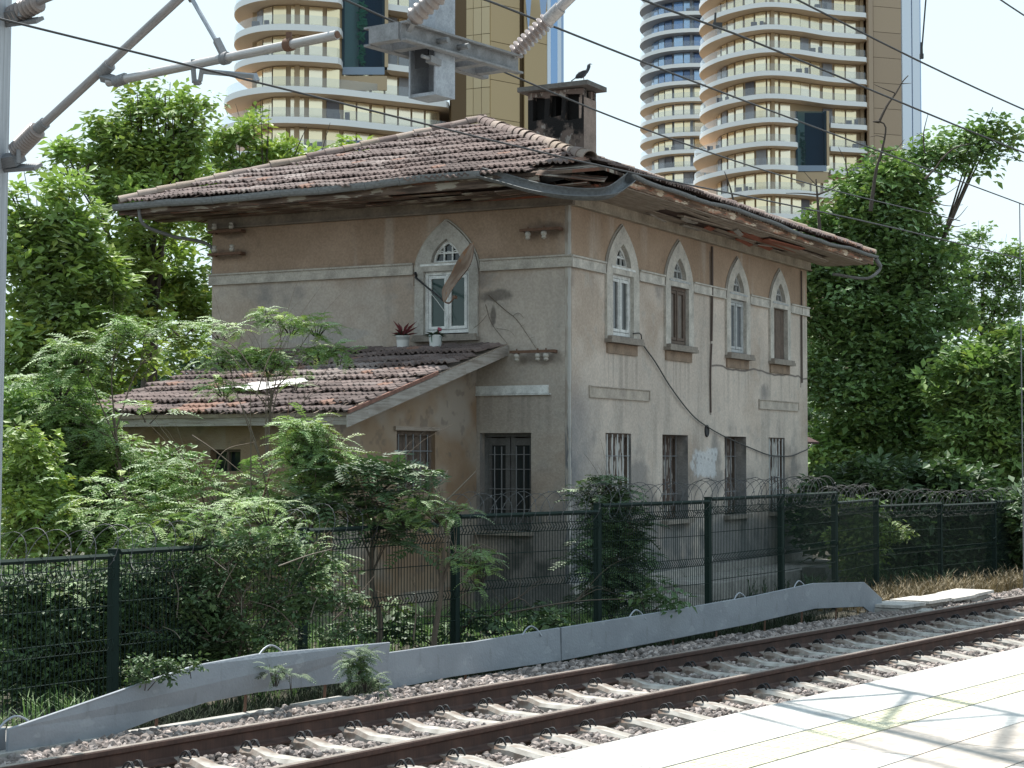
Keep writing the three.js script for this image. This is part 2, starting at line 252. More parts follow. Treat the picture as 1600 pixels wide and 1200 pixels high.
const texA = tex(896, 832, plaster(LA, [0.27, 0.19, 0.135], [0.355, 0.305, 0.26], [0.42, 0.38, 0.335], 0, (c, u, h, m, n) => {  // same plaster as the track side; this face's shade is put into darker colours
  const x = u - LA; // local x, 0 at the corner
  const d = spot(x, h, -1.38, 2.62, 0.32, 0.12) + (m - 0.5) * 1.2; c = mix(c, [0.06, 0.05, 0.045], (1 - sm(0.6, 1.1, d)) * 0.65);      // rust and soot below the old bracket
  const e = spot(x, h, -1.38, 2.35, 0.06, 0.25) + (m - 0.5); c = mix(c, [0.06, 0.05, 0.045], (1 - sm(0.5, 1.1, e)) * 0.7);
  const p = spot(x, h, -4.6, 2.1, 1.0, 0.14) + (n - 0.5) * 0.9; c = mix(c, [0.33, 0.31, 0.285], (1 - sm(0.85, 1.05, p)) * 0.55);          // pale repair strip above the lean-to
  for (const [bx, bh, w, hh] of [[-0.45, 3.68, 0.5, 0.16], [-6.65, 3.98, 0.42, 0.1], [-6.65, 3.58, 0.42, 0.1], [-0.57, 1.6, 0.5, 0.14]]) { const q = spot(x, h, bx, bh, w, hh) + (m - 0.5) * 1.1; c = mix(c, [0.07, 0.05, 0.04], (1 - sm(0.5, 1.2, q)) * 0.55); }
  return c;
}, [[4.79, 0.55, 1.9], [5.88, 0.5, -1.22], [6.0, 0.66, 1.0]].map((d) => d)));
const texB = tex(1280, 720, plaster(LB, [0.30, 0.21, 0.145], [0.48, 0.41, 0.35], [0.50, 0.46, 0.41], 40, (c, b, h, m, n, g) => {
  const p = Math.max(Math.abs(b - 5.85) / 0.62, Math.abs(h + 0.1) / 0.27) + (m - 0.5) * 0.9; c = mix(c, [0.58, 0.59, 0.60], (1 - sm(0.8, 1.05, p)) * 0.75);   // whitewashed patch
  if (p < 0.9 && h > -0.12 && h < 0.1) { const q = Math.abs(Math.sin(b * 17) * Math.sin(h * 23 + b * 3)); c = mix(c, [0.25, 0.24, 0.24], sm(0.72, 0.85, q) * 0.6); }
  const crack = Math.abs(h - (1.73 + 0.03 * Math.sin(b * 3.1) + 0.05 * (vn(b * 4, 3, 60) - 0.5))); if (b > 6.2) c = mix(c, [0.12, 0.1, 0.09], (1 - sm(0.008, 0.028, crack)) * 0.9);
  const pipe = Math.abs(b - 6.13 - 0.05 * (vn(h * 3, 7, 50) - 0.5)); if (h < 3.9 && h > 0.8) c = mix(c, [0.15, 0.12, 0.10], (1 - sm(0.01, 0.05 + 0.04 * n, pipe)) * 0.8);
  const pipe2 = Math.abs(b - 11.4); if (h < 3.2 && h > 1.5) c = mix(c, [0.13, 0.1, 0.09], (1 - sm(0.012, 0.04, pipe2)) * 0.8);
  const low = sm(-0.6, -2.1, h + (n - 0.5) * 2.2 + (m - 0.5) * 0.5); c = mix(c, [0.20, 0.205, 0.21], low * 0.55);
  const cor = sm(1.3, 0.1, b + (n - 0.5) * 1.4) * sm(1.6, 0.6, h); c = mix(c, [0.17, 0.175, 0.19], cor * 0.6);
  return c;
}, [[2.02, 0.65, 1.78], [4.53, 0.65, 1.78], [7.55, 0.64, 1.78], [10.02, 0.63, 1.78], [1.9, 0.55, -1.17], [4.4, 0.62, -1.17], [7.4, 0.62, -1.17], [9.85, 0.5, -1.17]]));
texA.wrapS = texB.wrapS = THREE.RepeatWrapping;
const pm = (t, W) => new THREE.MeshStandardMaterial({ map: rep(t, 1 / W, 1 / (WT - WB), 0, -WB / (WT - WB)), roughness: 0.97, bumpMap: rep(grain, 0.9), bumpScale: 0.006 });
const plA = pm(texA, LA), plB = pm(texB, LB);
const plLean = new THREE.MeshStandardMaterial({ map: rep(tex(512, 512, (u, v) => { const n = fbm(u * 5, v * 5, 5, 5), m = fbm(u * 22, v * 22, 22, 3); let c = mix([0.24, 0.155, 0.095], [0.30, 0.215, 0.145], sm(0.3, 0.7, n)); c = mix(c, [0.36, 0.33, 0.29], sm(0.5, 0.75, fbm(u * 3 + 0.5, v * 4, 12, 4)) * 0.6); return mix(c, [0.14, 0.11, 0.09], sm(0.58, 0.8, m) * 0.5); }), 0.28), roughness: 0.97, bumpMap: rep(grain, 0.9), bumpScale: 0.006 });
const trim = mat(0.38, 0.345, 0.30, 0.95, { tile: 0.8, bump: 0.004 });
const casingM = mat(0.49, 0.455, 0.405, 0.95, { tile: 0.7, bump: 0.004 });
const casingA = mat(0.36, 0.335, 0.30, 0.95, { tile: 0.7, bump: 0.004 });  // casing colour darkened likewise for the shadier left face
const sillM = mat(0.26, 0.225, 0.19, 0.95, { tile: 0.8, bump: 0.004 });

function arch(w, y0, ys, ya, x = 0, hole = false) {
  const s = hole ? new THREE.Path() : new THREE.Shape(); const d = ya - ys;
  s.moveTo(x - w, y0); s.lineTo(x + w, y0); s.lineTo(x + w, ys); s.quadraticCurveTo(x + w * 0.93, ys + d * 0.56, x, ya); s.quadraticCurveTo(x - w * 0.93, ys + d * 0.56, x - w, ys); s.closePath(); return s;
}
const rectP = (x0, x1, y0, y1) => { const s = new THREE.Path(); s.moveTo(x0, y0); s.lineTo(x1, y0); s.lineTo(x1, y1); s.lineTo(x0, y1); s.closePath(); return s; };
const UP = { y0: Y(1.97), ys: Y(3.1), ya: Y(3.92) };
const bWin = [[2.02, 0.67, 3.93], [4.53, 0.66, 3.93], [7.55, 0.65, 3.91], [10.02, 0.64, 3.9]];
const bLow = [[1.37, 2.42], [3.79, 4.99], [6.85, 8.04], [9.35, 10.34]];
const aWin = [-2.25, 0.6];
const aLow = [-1.63, -0.69];
{ // walls with real openings
  const a = poly([[-LA, WB], [-0.02, WB], [-0.02, WT], [-LA, WT]]);
  a.holes.push(arch(aWin[1], UP.y0, UP.ys, UP.ya, aWin[0], true), rectP(aLow[0], aLow[1], Y(-1.19), Y(0.4)));
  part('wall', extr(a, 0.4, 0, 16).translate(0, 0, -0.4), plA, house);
  const b = poly([[0.02, WB], [LB, WB], [LB, WT], [0.02, WT]]);
  bWin.forEach(([c, w, ya]) => b.holes.push(arch(w, UP.y0, UP.ys, Y(ya), c, true)));
  bLow.forEach(([p, q]) => b.holes.push(rectP(p, q, Y(-1.12), Y(0.41))));
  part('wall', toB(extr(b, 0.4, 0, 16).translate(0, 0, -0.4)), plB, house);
  part('wall', [box(0.4, WT - WB, LB - 0.5, -LA + 0.2, (WT + WB) / 2, -LB / 2 - 0.2)], plLean, house);
  part('wall', [box(LA - 0.5, WT - WB, 0.4, -LA / 2 - 0.1, (WT + WB) / 2, -LB + 0.2)], plLean, house);
  part('floor_slab', [box(LA - 0.8, 0.2, LB - 0.8, -LA / 2, Y(1.2), -LB / 2), box(LA - 0.8, 0.2, LB - 0.8, -LA / 2, -0.1, -LB / 2), box(LA - 0.8, 0.1, LB - 0.8, -LA / 2, Y(4.1), -LB / 2)], M.wood, house);
  const cornerT = new THREE.MeshStandardMaterial({ map: rep(tex(64, 512, (u, v) => { const n = fbm(u * 3, v * 24, 24, 5); let c = mix([0.30, 0.25, 0.21], [0.42, 0.38, 0.33], sm(0.3, 0.7, n)); c = mix(c, [0.15, 0.155, 0.165], sm(0.62, 0.38, v + 0.5 * (fbm(u * 3 + 2, v * 12, 24, 4) - 0.5)) * sm(0.25, 0.5, fbm(u * 5 + 4, v * 30, 60, 3))); const e = Math.min(u, 1 - u); if (e < 0.3 * fbm(v * 30, 2.2, 64, 3) - 0.06) c = [0.48, 0.46, 0.43]; return c; }), 1, 1), roughness: 1, bumpMap: grain, bumpScale: 0.01 });
  const cs = box(0.086, WT - WB, 0.066, -0.035, (WT + WB) / 2, -0.027); { const u = cs.attributes.uv, p = cs.attributes.position; for (let i = 0; i < u.count; i++) u.setXY(i, (p.getZ(i) + p.getX(i) + 0.2) / 0.2, (p.getY(i) - WB) / (WT - WB)); }
  part('corner_strip', cs, cornerT, house);
  // plinth
  part('plinth', [box(LA + 0.06, 0.5, 0.07, -LA / 2 + 0.02, Y(-2.01) - 0.25, 0.035)], M.concDark, house);
  part('plinth', [box(0.07, 0.5, LB + 0.05, 0.038, Y(-2.01) - 0.252, -LB / 2 - 0.03)], M.conc, house);
  // string course in lengths between the arches
  const band = (x0, x1) => [box(x1 - x0, 0.15, 0.04, (x0 + x1) / 2, Y(3.145), 0.02), box(x1 - x0, 0.028, 0.065, (x0 + x1) / 2, Y(3.234), 0.0325), box(x1 - x0, 0.018, 0.055, (x0 + x1) / 2, Y(3.061), 0.0275)];
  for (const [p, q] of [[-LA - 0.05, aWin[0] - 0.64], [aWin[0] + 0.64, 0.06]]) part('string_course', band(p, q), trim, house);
  let b0 = 0.0; for (const [c, w] of [...bWin, [LB + 0.7, 0.6]]) { part('string_course', band(b0, c - w - 0.04).map(toB), casingM, house); b0 = c + w + 0.04; }
  // cornice
  const cn = (x0, x1) => [box(x1 - x0, 0.15, 0.08, (x0 + x1) / 2, Y(4.15), 0.04), box(x1 - x0, 0.03, 0.105, (x0 + x1) / 2, Y(4.056), 0.0525)];
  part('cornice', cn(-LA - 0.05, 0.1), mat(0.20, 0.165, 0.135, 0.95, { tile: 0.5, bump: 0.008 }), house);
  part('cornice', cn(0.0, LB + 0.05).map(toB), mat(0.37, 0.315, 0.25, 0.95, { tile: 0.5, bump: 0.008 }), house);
  // raised plaster panels
  part('wall_plaque', [box(1.32, 0.13, 0.035, -1.03, Y(1.1), 0.0175), box(1.4, 0.02, 0.05, -1.03, Y(1.02), 0.025)], M.white, house);
  const frame = (p, q) => [box(q - p, 0.016, 0.03, (p + q) / 2, Y(1.17), 0.015), box(q - p, 0.016, 0.03, (p + q) / 2, Y(0.99), 0.015), box(0.016, 0.196, 0.028, p, Y(1.08), 0.014), box(0.016, 0.196, 0.028, q, Y(1.08), 0.014), box(q - p, 0.16, 0.012, (p + q) / 2, Y(1.08), 0.006)];
  part('wall_plaque', frame(0.72, 3.19).map(toB), mat(0.40, 0.345, 0.29, 0.95, { tile: 0.6 }), house); part('wall_plaque', frame(8.76, 11.21).map(toB), mat(0.42, 0.365, 0.31, 0.95, { tile: 0.6 }), house);
  part('vent_hole', [new THREE.CylinderGeometry(0.1, 0.1, 0.02, 14).rotateX(Math.PI / 2).scale(0.8, 1, 1).translate(5.9, Y(0.5), 0.01), new THREE.TorusGeometry(0.1, 0.018, 6, 16).scale(0.8, 1, 1).translate(5.9, Y(0.5), 0.015)].map(toB), M.dark, house);
  part('drain_pipe', [tube([V(6.17, Y(4.0), 0.03), V(6.15, Y(3.0), 0.035), V(6.12, Y(2.2), 0.03)], 0.022, 16), tube([V(6.12, Y(2.15), 0.03), V(6.07, Y(1.6), 0.025), V(6.09, Y(0.85), 0.02)], 0.018, 16), tube([V(11.4, Y(4.0), 0.03), V(11.4, Y(1.6), 0.03)], 0.018, 8, 6, false)].map(toB), mat(0.10, 0.075, 0.065, 0.9), house);
}
function upperWindow(xf, c, w, ya, style) {
  const sh = arch(w - 0.001, UP.y0, UP.ys, Y(ya), c); const ci = 0.43, fo = w * 0.47;
  sh.holes.push(arch(fo, Y(3.235), Y(3.25), Y(3.62), c, true), rectP(c - ci, c + ci, Y(2.0), Y(3.09)));
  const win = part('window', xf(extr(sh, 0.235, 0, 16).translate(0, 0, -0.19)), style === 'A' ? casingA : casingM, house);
  const add = (n, gs, m) => part(n, [].concat(gs).map(xf), m, win);
  // moulding round the arch
  const pts = arch(w + 0.02, UP.ys - 0.03, UP.ys, Y(ya) + 0.03, c).getSpacedPoints(60).filter((p) => p.y > UP.ys - 0.01).sort((a, b) => Math.atan2(b.y - UP.ys, b.x - c) - Math.atan2(a.y - UP.ys, a.x - c));
  add('moulding', tube(pts.map((p) => V(p.x, p.y, 0.012)), 0.016, 48, 6), trim);
  const fr = style === 'A' || style === 'B1' ? M.white : M.frameGrey, z = -0.055;
  // fanlight tracery
  const fy = Y(3.235), fa = Y(3.62);
  const rim = arch(fo - 0.004, fy + 0.002, Y(3.25), fa - 0.005, c); rim.holes.push(arch(fo - 0.045, fy + 0.03, Y(3.26), fa - 0.07, c, true));
  add('fanlight_frame', [extr(rim, 0.04, 0, 12).translate(0, 0, z - 0.02), box(0.022, 0.25, 0.03, c - fo * 0.28, fy + 0.13, z), box(0.022, 0.25, 0.03, c + fo * 0.28, fy + 0.13, z), box(fo * 1.55, 0.022, 0.03, c, fy + 0.155, z + 0.002), tube([V(c - fo * 0.72, fy + 0.15, z), V(c - fo * 0.45, fy + 0.19, z), V(c - fo * 0.2, fy + 0.165, z), V(c, fy + 0.18, z), V(c + fo * 0.2, fy + 0.165, z), V(c + fo * 0.45, fy + 0.19, z), V(c + fo * 0.72, fy + 0.15, z)], 0.012, 30, 5)], fr);
  add('pane', extr(arch(fo - 0.01, fy + 0.01, Y(3.25), fa - 0.02, c), 0.008, 0, 12).translate(0, 0, z - 0.035), style === 'B1' || style === 'A' ? M.glassDark : mat(0.16, 0.15, 0.14, 0.25));
  add('transom', [box(0.98, 0.035, 0.07, c, Y(3.195), z + 0.075), box(0.94, 0.03, 0.05, c, Y(3.155), z + 0.07), box(0.90, 0.055, 0.03, c, Y(3.115), z + 0.06)], fr);
  add('sill', [box(w * 2 - 0.02, 0.05, 0.3, c, UP.y0 + 0.035, -0.02), box(w * 2 + 0.04, 0.06, 0.14, c, UP.y0 - 0.02, 0.07)], sillM);
  if (style !== 'A') add('sill_apron', box(w * 1.85, 0.17, 0.03, c, UP.y0 - 0.14, 0.015), mat(0.27, 0.195, 0.14, 0.95, { tile: 0.8 }));
  const y0 = Y(2.06), y1 = Y(3.085), fw = 0.055;
  if (style === 'B4') { for (let i = 0; i < 5; i++) add('shutter_board', box(0.162, y1 - y0, 0.025, c - 0.33 + i * 0.166, (y0 + y1) / 2, z - 0.004 * (i % 2)), M.shutter); return win; }
  const fm = style === 'B2' ? M.shutter : fr;
  add('frame', [box(0.86, fw, 0.06, c, y0 + fw / 2, z), box(0.86, fw, 0.06, c, y1 - fw / 2, z), box(fw, y1 - y0 - 2 * fw, 0.06, c - 0.43 + fw / 2, (y0 + y1) / 2, z), box(fw, y1 - y0 - 2 * fw, 0.06, c + 0.43 - fw / 2, (y0 + y1) / 2, z)], fm);
  for (const s of [-1, 1]) {
    const cx = c + s * 0.19, hw = 0.175, sw = 0.05;
    add('casement', [box(hw * 2, sw, 0.04, cx, y0 + fw + sw / 2 + 0.01, z + 0.012), box(hw * 2, sw, 0.04, cx, y1 - fw - sw / 2 - 0.01, z + 0.012), box(sw, y1 - y0 - 2 * fw - 2 * sw - 0.022, 0.04, cx - hw + sw / 2, (y0 + y1) / 2, z + 0.012), box(sw, y1 - y0 - 2 * fw - 2 * sw - 0.022, 0.04, cx + hw - sw / 2, (y0 + y1) / 2, z + 0.012)], fm);
    add('pane', box(hw * 2 - sw * 1.6, y1 - y0 - 2 * fw - sw * 1.6, 0.006, cx, (y0 + y1) / 2, z - 0.005), style === 'A' ? M.glassGreen : style === 'B1' ? mat(0.06, 0.065, 0.065, 0.12) : style === 'B2' ? M.curtain : mat(0.12, 0.13, 0.14, 0.2));
    if (style === 'A' || style === 'B1') { const cur = []; for (let i = 0; i < 5; i++) cur.push(new THREE.CylinderGeometry(0.03, 0.034, y1 - y0 - 0.24, 6).translate(cx - 0.11 + i * 0.055, (y0 + y1) / 2, z - 0.05)); add('curtain', cur, style === 'A' ? mat(0.04, 0.10, 0.09, 0.8) : M.curtain); }
  }
  add('mullion', box(0.045, y1 - y0 - 2 * fw - 0.01, 0.05, c, (y0 + y1) / 2, z + 0.022), fm);
  return win;
}
const idm = (g) => g;
upperWindow(idm, aWin[0], aWin[1], 3.92, 'A');
bWin.forEach(([c, w, ya], i) => upperWindow(toB, c, w, ya, ['B1', 'B2', 'B3', 'B4'][i]));
function lowerWindow(xf, x0, x1, y0, y1, rec, style) {
  const f = rng(Math.round(x0 * 100) + 77), c = (x0 + x1) / 2, w = x1 - x0, h = y1 - y0, z = -rec;
  const win = part('window', [box(w, 0.06, 0.07, c, y1 - 0.03, z), box(w, 0.06, 0.07, c, y0 + 0.05, z), box(0.06, h - 0.14, 0.07, x0 + 0.03, c * 0 + (y0 + y1) / 2, z), box(0.06, h - 0.14, 0.07, x1 - 0.03, (y0 + y1) / 2, z)].map(xf), style === 'glass' ? mat(0.13, 0.125, 0.12, 0.8, { tile: 1 }) : M.shutter, house);
  const add = (n, gs, m) => part(n, [].concat(gs).map(xf), m, win);
  add('sill', [box(w + 0.1, 0.07, 0.12 + rec, c, y0 - 0.03, 0.06 - rec / 2)], sillM);
  if (style === 'glass') {
    for (const s of [-1, 1]) { const cx = c + s * w * 0.235; add('casement', [box(0.08, h - 0.14, 0.05, cx - 0.17, (y0 + y1) / 2, z - 0.01), box(0.08, h - 0.14, 0.05, cx + 0.17, (y0 + y1) / 2, z - 0.01), box(0.26, 0.12, 0.045, cx, y1 - 0.14, z - 0.01), box(0.26, 0.14, 0.045, cx, y0 + 0.15, z - 0.01)], mat(0.12, 0.115, 0.11, 0.85, { tile: 1 })); add('pane', box(0.27, h - 0.2, 0.006, cx, (y0 + y1) / 2, z - 0.025), M.glassDark); }
    for (const dx of [-0.27, -0.14, 0.13, 0.27]) add('window_bar', rod(V(c + dx, y0 + 0.1, z + 0.06), V(c + dx, y1 - 0.22, z + 0.06), 0.011, 0.011, 6), M.galvDull);
    for (const dy of [0.35, 0.68, 1.0, 1.24]) add('window_bar', rod(V(x0 + 0.1, y0 + dy, z + 0.06), V(x1 - 0.02, y0 + dy, z + 0.06), 0.008, 0.008, 6), M.galvDull);
  } else {
    const n = 7, peel = new THREE.MeshStandardMaterial({ roughness: 0.95, map: rep(tex(128, 256, (u, v) => { const k = fbm(u * 14 + x0, v * 3, 64, 4); return mix([0.10, 0.07, 0.055], [0.50, 0.47, 0.43], sm(0.5, 0.6, k + (style === 'peel' ? 0.06 : -0.05))); }), 1.2) });
    for (let i = 0; i < n; i++) add('shutter_board', box((w - 0.13) / n - 0.008, h - 0.12, 0.03, x0 + 0.065 + (i + 0.5) * (w - 0.13) / n, (y0 + y1) / 2, z - 0.02 + rr(-0.006, 0.008, f)), peel);
    for (let i = 0; i < 5; i++) add('window_bar', rod(V(x0 + 0.1 + i * (w - 0.2) / 4, y0 + 0.02, z + 0.07), V(x0 + 0.1 + i * (w - 0.2) / 4, y1 - 0.02, z + 0.07), 0.011, 0.011, 6), style === 'peel' ? M.white : M.galvDull);
    for (const k of [0.3, 0.75]) add('window_bar', rod(V(x0 + 0.02, y0 + h * k, z + 0.07), V(x1 - 0.02, y0 + h * k, z + 0.07), 0.009, 0.009, 6), M.galvDull);
  }
  return win;
}
lowerWindow(idm, ...aLow, Y(-1.19), Y(0.4), 0.2, 'glass');
bLow.forEach(([p, q], i) => lowerWindow(toB, p, q, Y(-1.12), Y(0.41), [0.09, 0.27, 0.27, 0.09][i], ['peel', 'deep', 'deep', 'peel'][i]));

// ---- main roof: hipped, tiles laid one by one on the slope that faces the platform
const OV = 1.12, EH = Y(4.42), HX = (LA + 2 * OV) / 2, AX = -LA / 2, AZ = OV - HX, RH = Y(6.2), SL = (RH - EH) / HX;
const A0 = V(-LA - OV, EH, OV), A1 = V(OV, EH, OV), AP = V(AX, RH, AZ), B1 = V(OV, EH, -LB - OV), AP2 = V(AX, RH, -LB - OV + HX), B0 = V(-LA - OV, EH, -LB - OV);
function plane(pts, th = 0.05) { const pos = [], up = V(0, -th, 0), lo = pts.map((p) => p.clone().add(up)); const tri = (a, b, c) => [a, b, c].forEach((v) => pos.push(v.x, v.y, v.z)); for (let i = 1; i < pts.length - 1; i++) { tri(pts[0], pts[i], pts[i + 1]); tri(lo[0], lo[i + 1], lo[i]); } for (let i = 0; i < pts.length; i++) { const j = (i + 1) % pts.length; tri(pts[i], lo[i], lo[j]); tri(pts[i], lo[j], pts[j]); } const g = new THREE.BufferGeometry(); g.setAttribute('position', new THREE.Float32BufferAttribute(pos, 3)); g.setAttribute('uv', new THREE.Float32BufferAttribute(pos.filter((_, i) => i % 3 !== 1), 2)); g.computeVertexNormals(); return g; }
const roof = part('roof', [plane([A0, A1, AP]), plane([A1, B1, AP2, AP]), plane([B1, B0, AP2]), plane([B0, A0, AP, AP2])], M.woodDark, house);
const leanRoofPts = [V(-6.0, Y(1.85), 0.01), V(-1.12, Y(1.85), 0.01), V(-1.12, Y(0.63), 4.76), V(-6.0, Y(0.63), 4.76)];
const leanRoof = part('lean_to_roof', [plane(leanRoofPts, 0.05)], M.wood, house);
const tileTint = [[0.105, 0.079, 0.073], [0.13, 0.096, 0.088], [0.15, 0.112, 0.102], [0.168, 0.128, 0.117], [0.185, 0.148, 0.136], [0.235, 0.195, 0.18], [0.21, 0.125, 0.095]];
const tileMat = new THREE.MeshStandardMaterial({ vertexColors: true, roughness: 0.92, map: rep(tex(256, 256, (u, v) => { const n = fbm(u * 6, v * 6, 6, 4), m = fbm(u * 40, v * 40, 40, 2), l = sm(0.52, 0.68, fbm(u * 9 + 3, v * 9, 9, 3)); const k = 0.75 + 0.5 * (n - 0.4) + 0.5 * (m - 0.5); return mix([k * 1.3, k * 1.28, k * 1.27], [1.0, 1.0, 1.0], l * 0.45); }), 2.2), bumpMap: rep(grain, 2), bumpScale: 0.004 });
function tileGeo(w, L, tint, seed) { // two rolls and a flat pan, thick front edge
  const f = rng(seed), prof = [[0, 0.030], [0.10, 0.046], [0.22, 0.030], [0.30, 0.008], [0.46, 0.006], [0.54, 0.03], [0.64, 0.046], [0.76, 0.03], [0.84, 0.006], [1, 0.004]], pos = [], uv = [], c0 = rr(0, 3, f), c1 = rr(0, 3, f);
  const P = (i, k, dn) => [(prof[i][0] - 0.5) * w, prof[i][1] + (k ? 0.048 : 0.004) - dn, k * L];
  const quad = (a, b, c, d) => [a, b, c, a, c, d].forEach((v) => { pos.push(...v); uv.push(v[0] + c0, v[2] + c1 + v[1]); });
  for (let i = 0; i < prof.length - 1; i++) { quad(P(i, 0, 0), P(i, 1, 0), P(i + 1, 1, 0), P(i + 1, 0, 0)); quad(P(i, 1, 0), P(i, 1, 0.026), P(i + 1, 1, 0.026), P(i + 1, 1, 0)); }
  quad(P(0, 0, 0), P(0, 0, 0.018), P(0, 1, 0.018), P(0, 1, 0)); quad(P(9, 0, 0), P(9, 1, 0), P(9, 1, 0.018), P(9, 0, 0.018));
  const g = new THREE.BufferGeometry(); g.setAttribute('position', new THREE.Float32BufferAttribute(pos, 3)); g.setAttribute('uv', new THREE.Float32BufferAttribute(uv, 2)); g.computeVertexNormals();
  const col = []; for (let i = 0; i < pos.length / 3; i++) col.push(...tint); g.setAttribute('color', new THREE.Float32BufferAttribute(col, 3)); return g;
}
{
  const W = 0.2, Lr = 0.28, kinds = []; for (let k = 0; k < 14; k++) kinds.push(tileGeo(W + 0.004, Lr + 0.06, tileTint[k % 7].map((v) => v * (k < 7 ? 1.35 : 1.1)), 300 + k));
  const f = rng(17), all = [];
  // lay(parent, eave-left corner, across, up the slope, columns, rows, keep)
  const lay = (parent, o, ax, dn, cols, rows, keep, w = W, lr = Lr, jit = 1) => {
    const nrm = V(0, 0, 0).crossVectors(dn, ax).normalize(); if (nrm.y < 0) nrm.negate();
    for (let r = 0; r < rows; r++) for (let c = 0; c < cols; c++) {
      const base = o.clone().addScaledVector(ax, (c + 0.5) * w + (r % 2) * 0).addScaledVector(dn, -(r + 1) * lr);
      const ctr = base.clone().addScaledVector(dn, lr * 0.5); const kp = keep(ctr, r, c); if (!kp) continue;
      base.addScaledVector(nrm, 0.012 + 0.03 * (vn(ctr.x * 0.9 + 50, ctr.z * 0.9 + 60, 211) - 0.5) + 0.02 * Math.sin(r * 2.1 + ctr.x * 0.7) + rr(0, 0.012, f) * jit).addScaledVector(ax, rr(-0.006, 0.006, f) * jit).addScaledVector(dn, rr(-0.016, 0.02, f) * jit + (f() < 0.07 ? 0.06 : 0));
      const m = new THREE.Matrix4().makeBasis(ax, nrm, dn); m.multiply(new THREE.Matrix4().makeRotationFromEuler(new THREE.Euler(rr(-0.012, 0.02, f) * jit, rr(-0.025, 0.025, f) * jit * (f() < 0.08 ? 4 : 1), rr(-0.02, 0.02, f) * jit))); m.setPosition(base);
      let k = Math.max(0, Math.min(5, Math.floor((fbm(ctr.x * 0.55 + 40, ctr.z * 0.9 + 40, 211, 3) - 0.24) * 10 + rr(-1.3, 1.3, f)))) + (f() < 0.5 ? 7 : 0); if (typeof kp === 'number') k = kp; else if (f() < 0.025) k = 6;
      all.push({ parent, m, k, see: 0, ctr, nrm });
    }
  };
  const dnA = V(0, -SL, 1).normalize(), axA = V(1, 0, 0);
  const rowsA = Math.floor(Math.hypot(HX, RH - EH) / Lr);
  lay(roof, V(A0.x, EH, OV + 0.03), axA, dnA, Math.floor(2 * HX / W), rowsA, (p, r) => { const d = (OV - p.z), half = HX - d; if (Math.abs(p.x - AX) > half - 0.02) return false; if (r < 1 && p.x > -0.1) return false; if (r < 2 && p.x > 0.55) return false; const q = Math.hypot((p.x + 5.0) / 0.5, (p.z + 0.0) / 0.25); if (q < 1) return 5; return true; });
  const dnB = V(1, -SL, 0).normalize(), axB = V(0, 0, -1);
  const chim = (p) => p.x > -2.4 && p.x < -1.0 && p.z < -2.95 && p.z > -3.6;
  lay(roof, V(OV + 0.03, EH, OV), axB, dnB, Math.floor((LB + 2 * OV) / W), rowsA, (p, r) => { const d = OV - p.x; if (p.z > OV - d - 0.02 || p.z < -LB - OV + d + 0.02) return false; if (r < 2 && p.z > 0.5) return false; if (chim(p)) return false; if (p.z < -9.6 && f() < 0.55) return 6; return true; });
  const dnL = V(0, -1.22, 4.75).normalize(); const lr = 0.30;
  lay(leanRoof, V(-6.0, Y(0.63), 4.80), axA, dnL, 24, 16, (p, r, c) => { if (r >= 4 && r <= 5 && c >= 10 && c <= 12) return false; if (r < 2 && c > 8 && c < 12) return 6; return true; }, 0.2035, lr, 1.3);
  // the three hundred that show largest are tiles of their own, the rest one mass
  house.updateMatrixWorld(true); const e2 = house.worldToLocal(V(0, EYE, 0));
  for (const t of all) { const d = e2.clone().sub(t.ctr), L = d.length(); t.see = Math.max(0, t.nrm.dot(d) / L) / (L * L); }
  all.sort((a, b) => b.see - a.see);
  const rest = new Map([[roof, []], [leanRoof, []]]);
  all.forEach((t, i) => { if (i < 310) { const m = part('roof_tile', kinds[t.k], tileMat, t.parent); m.applyMatrix4(t.m); } else rest.get(t.parent).push(kinds[t.k].clone().applyMatrix4(t.m)); });
  for (const [p, gs] of rest) if (gs.length) tag(part('roof_tile', mergeGeometries(gs), tileMat, p), null, null, null, 'stuff');
  // hip and ridge tiles: overlapping half pipes
  const hipG = [0, 1, 2, 3].map((k) => { const g = new THREE.CylinderGeometry(0.105, 0.13, 0.4, 9, 1, true, -Math.PI / 2, Math.PI).toNonIndexed(); const inner = new THREE.CylinderGeometry(0.09, 0.115, 0.4, 9, 1, true, -Math.PI / 2, Math.PI).toNonIndexed(); const rim = new THREE.RingGeometry(0.115, 0.13, 9, 1, 0, Math.PI).toNonIndexed().rotateX(Math.PI / 2).translate(0, -0.2, 0); const mg = mergeGeometries([g, inner, rim].map(prep)); const c = [[0.26, 0.20, 0.175], [0.34, 0.27, 0.225], [0.18, 0.13, 0.115], [0.30, 0.235, 0.185]][k]; const col = []; for (let i = 0; i < mg.attributes.position.count; i++) col.push(...c); mg.setAttribute('color', new THREE.Float32BufferAttribute(col, 3)); return mg; });
  const hip = (a, b, n0 = 0, lift = 0.05) => { const d = b.clone().sub(a), L = d.length(); d.normalize(); const side = V(0, 0, 0).crossVectors(d, V(0, 1, 0)).normalize(), up = V(0, 0, 0).crossVectors(side, d).normalize(); for (let i = n0; i < L / 0.345; i++) { const m = new THREE.Matrix4().makeBasis(side, d, up); m.multiply(new THREE.Matrix4().makeRotationFromEuler(new THREE.Euler(rr(-0.02, 0.05, f), rr(-0.06, 0.06, f), rr(-0.05, 0.05, f)))); m.setPosition(a.clone().addScaledVector(d, (i + 0.5) * 0.345).addScaledVector(up, lift + rr(-0.012, 0.015, f))); const t = part('ridge_tile', hipG[Math.floor(f() * 4)], hipMat, roof); t.applyMatrix4(m); } };
  const hipMat = tileMat.clone(); hipMat.side = THREE.DoubleSide;
  hip(A1, AP, 2, 0.045); hip(A0, AP); hip(AP, AP2); hip(B1, AP2);
}
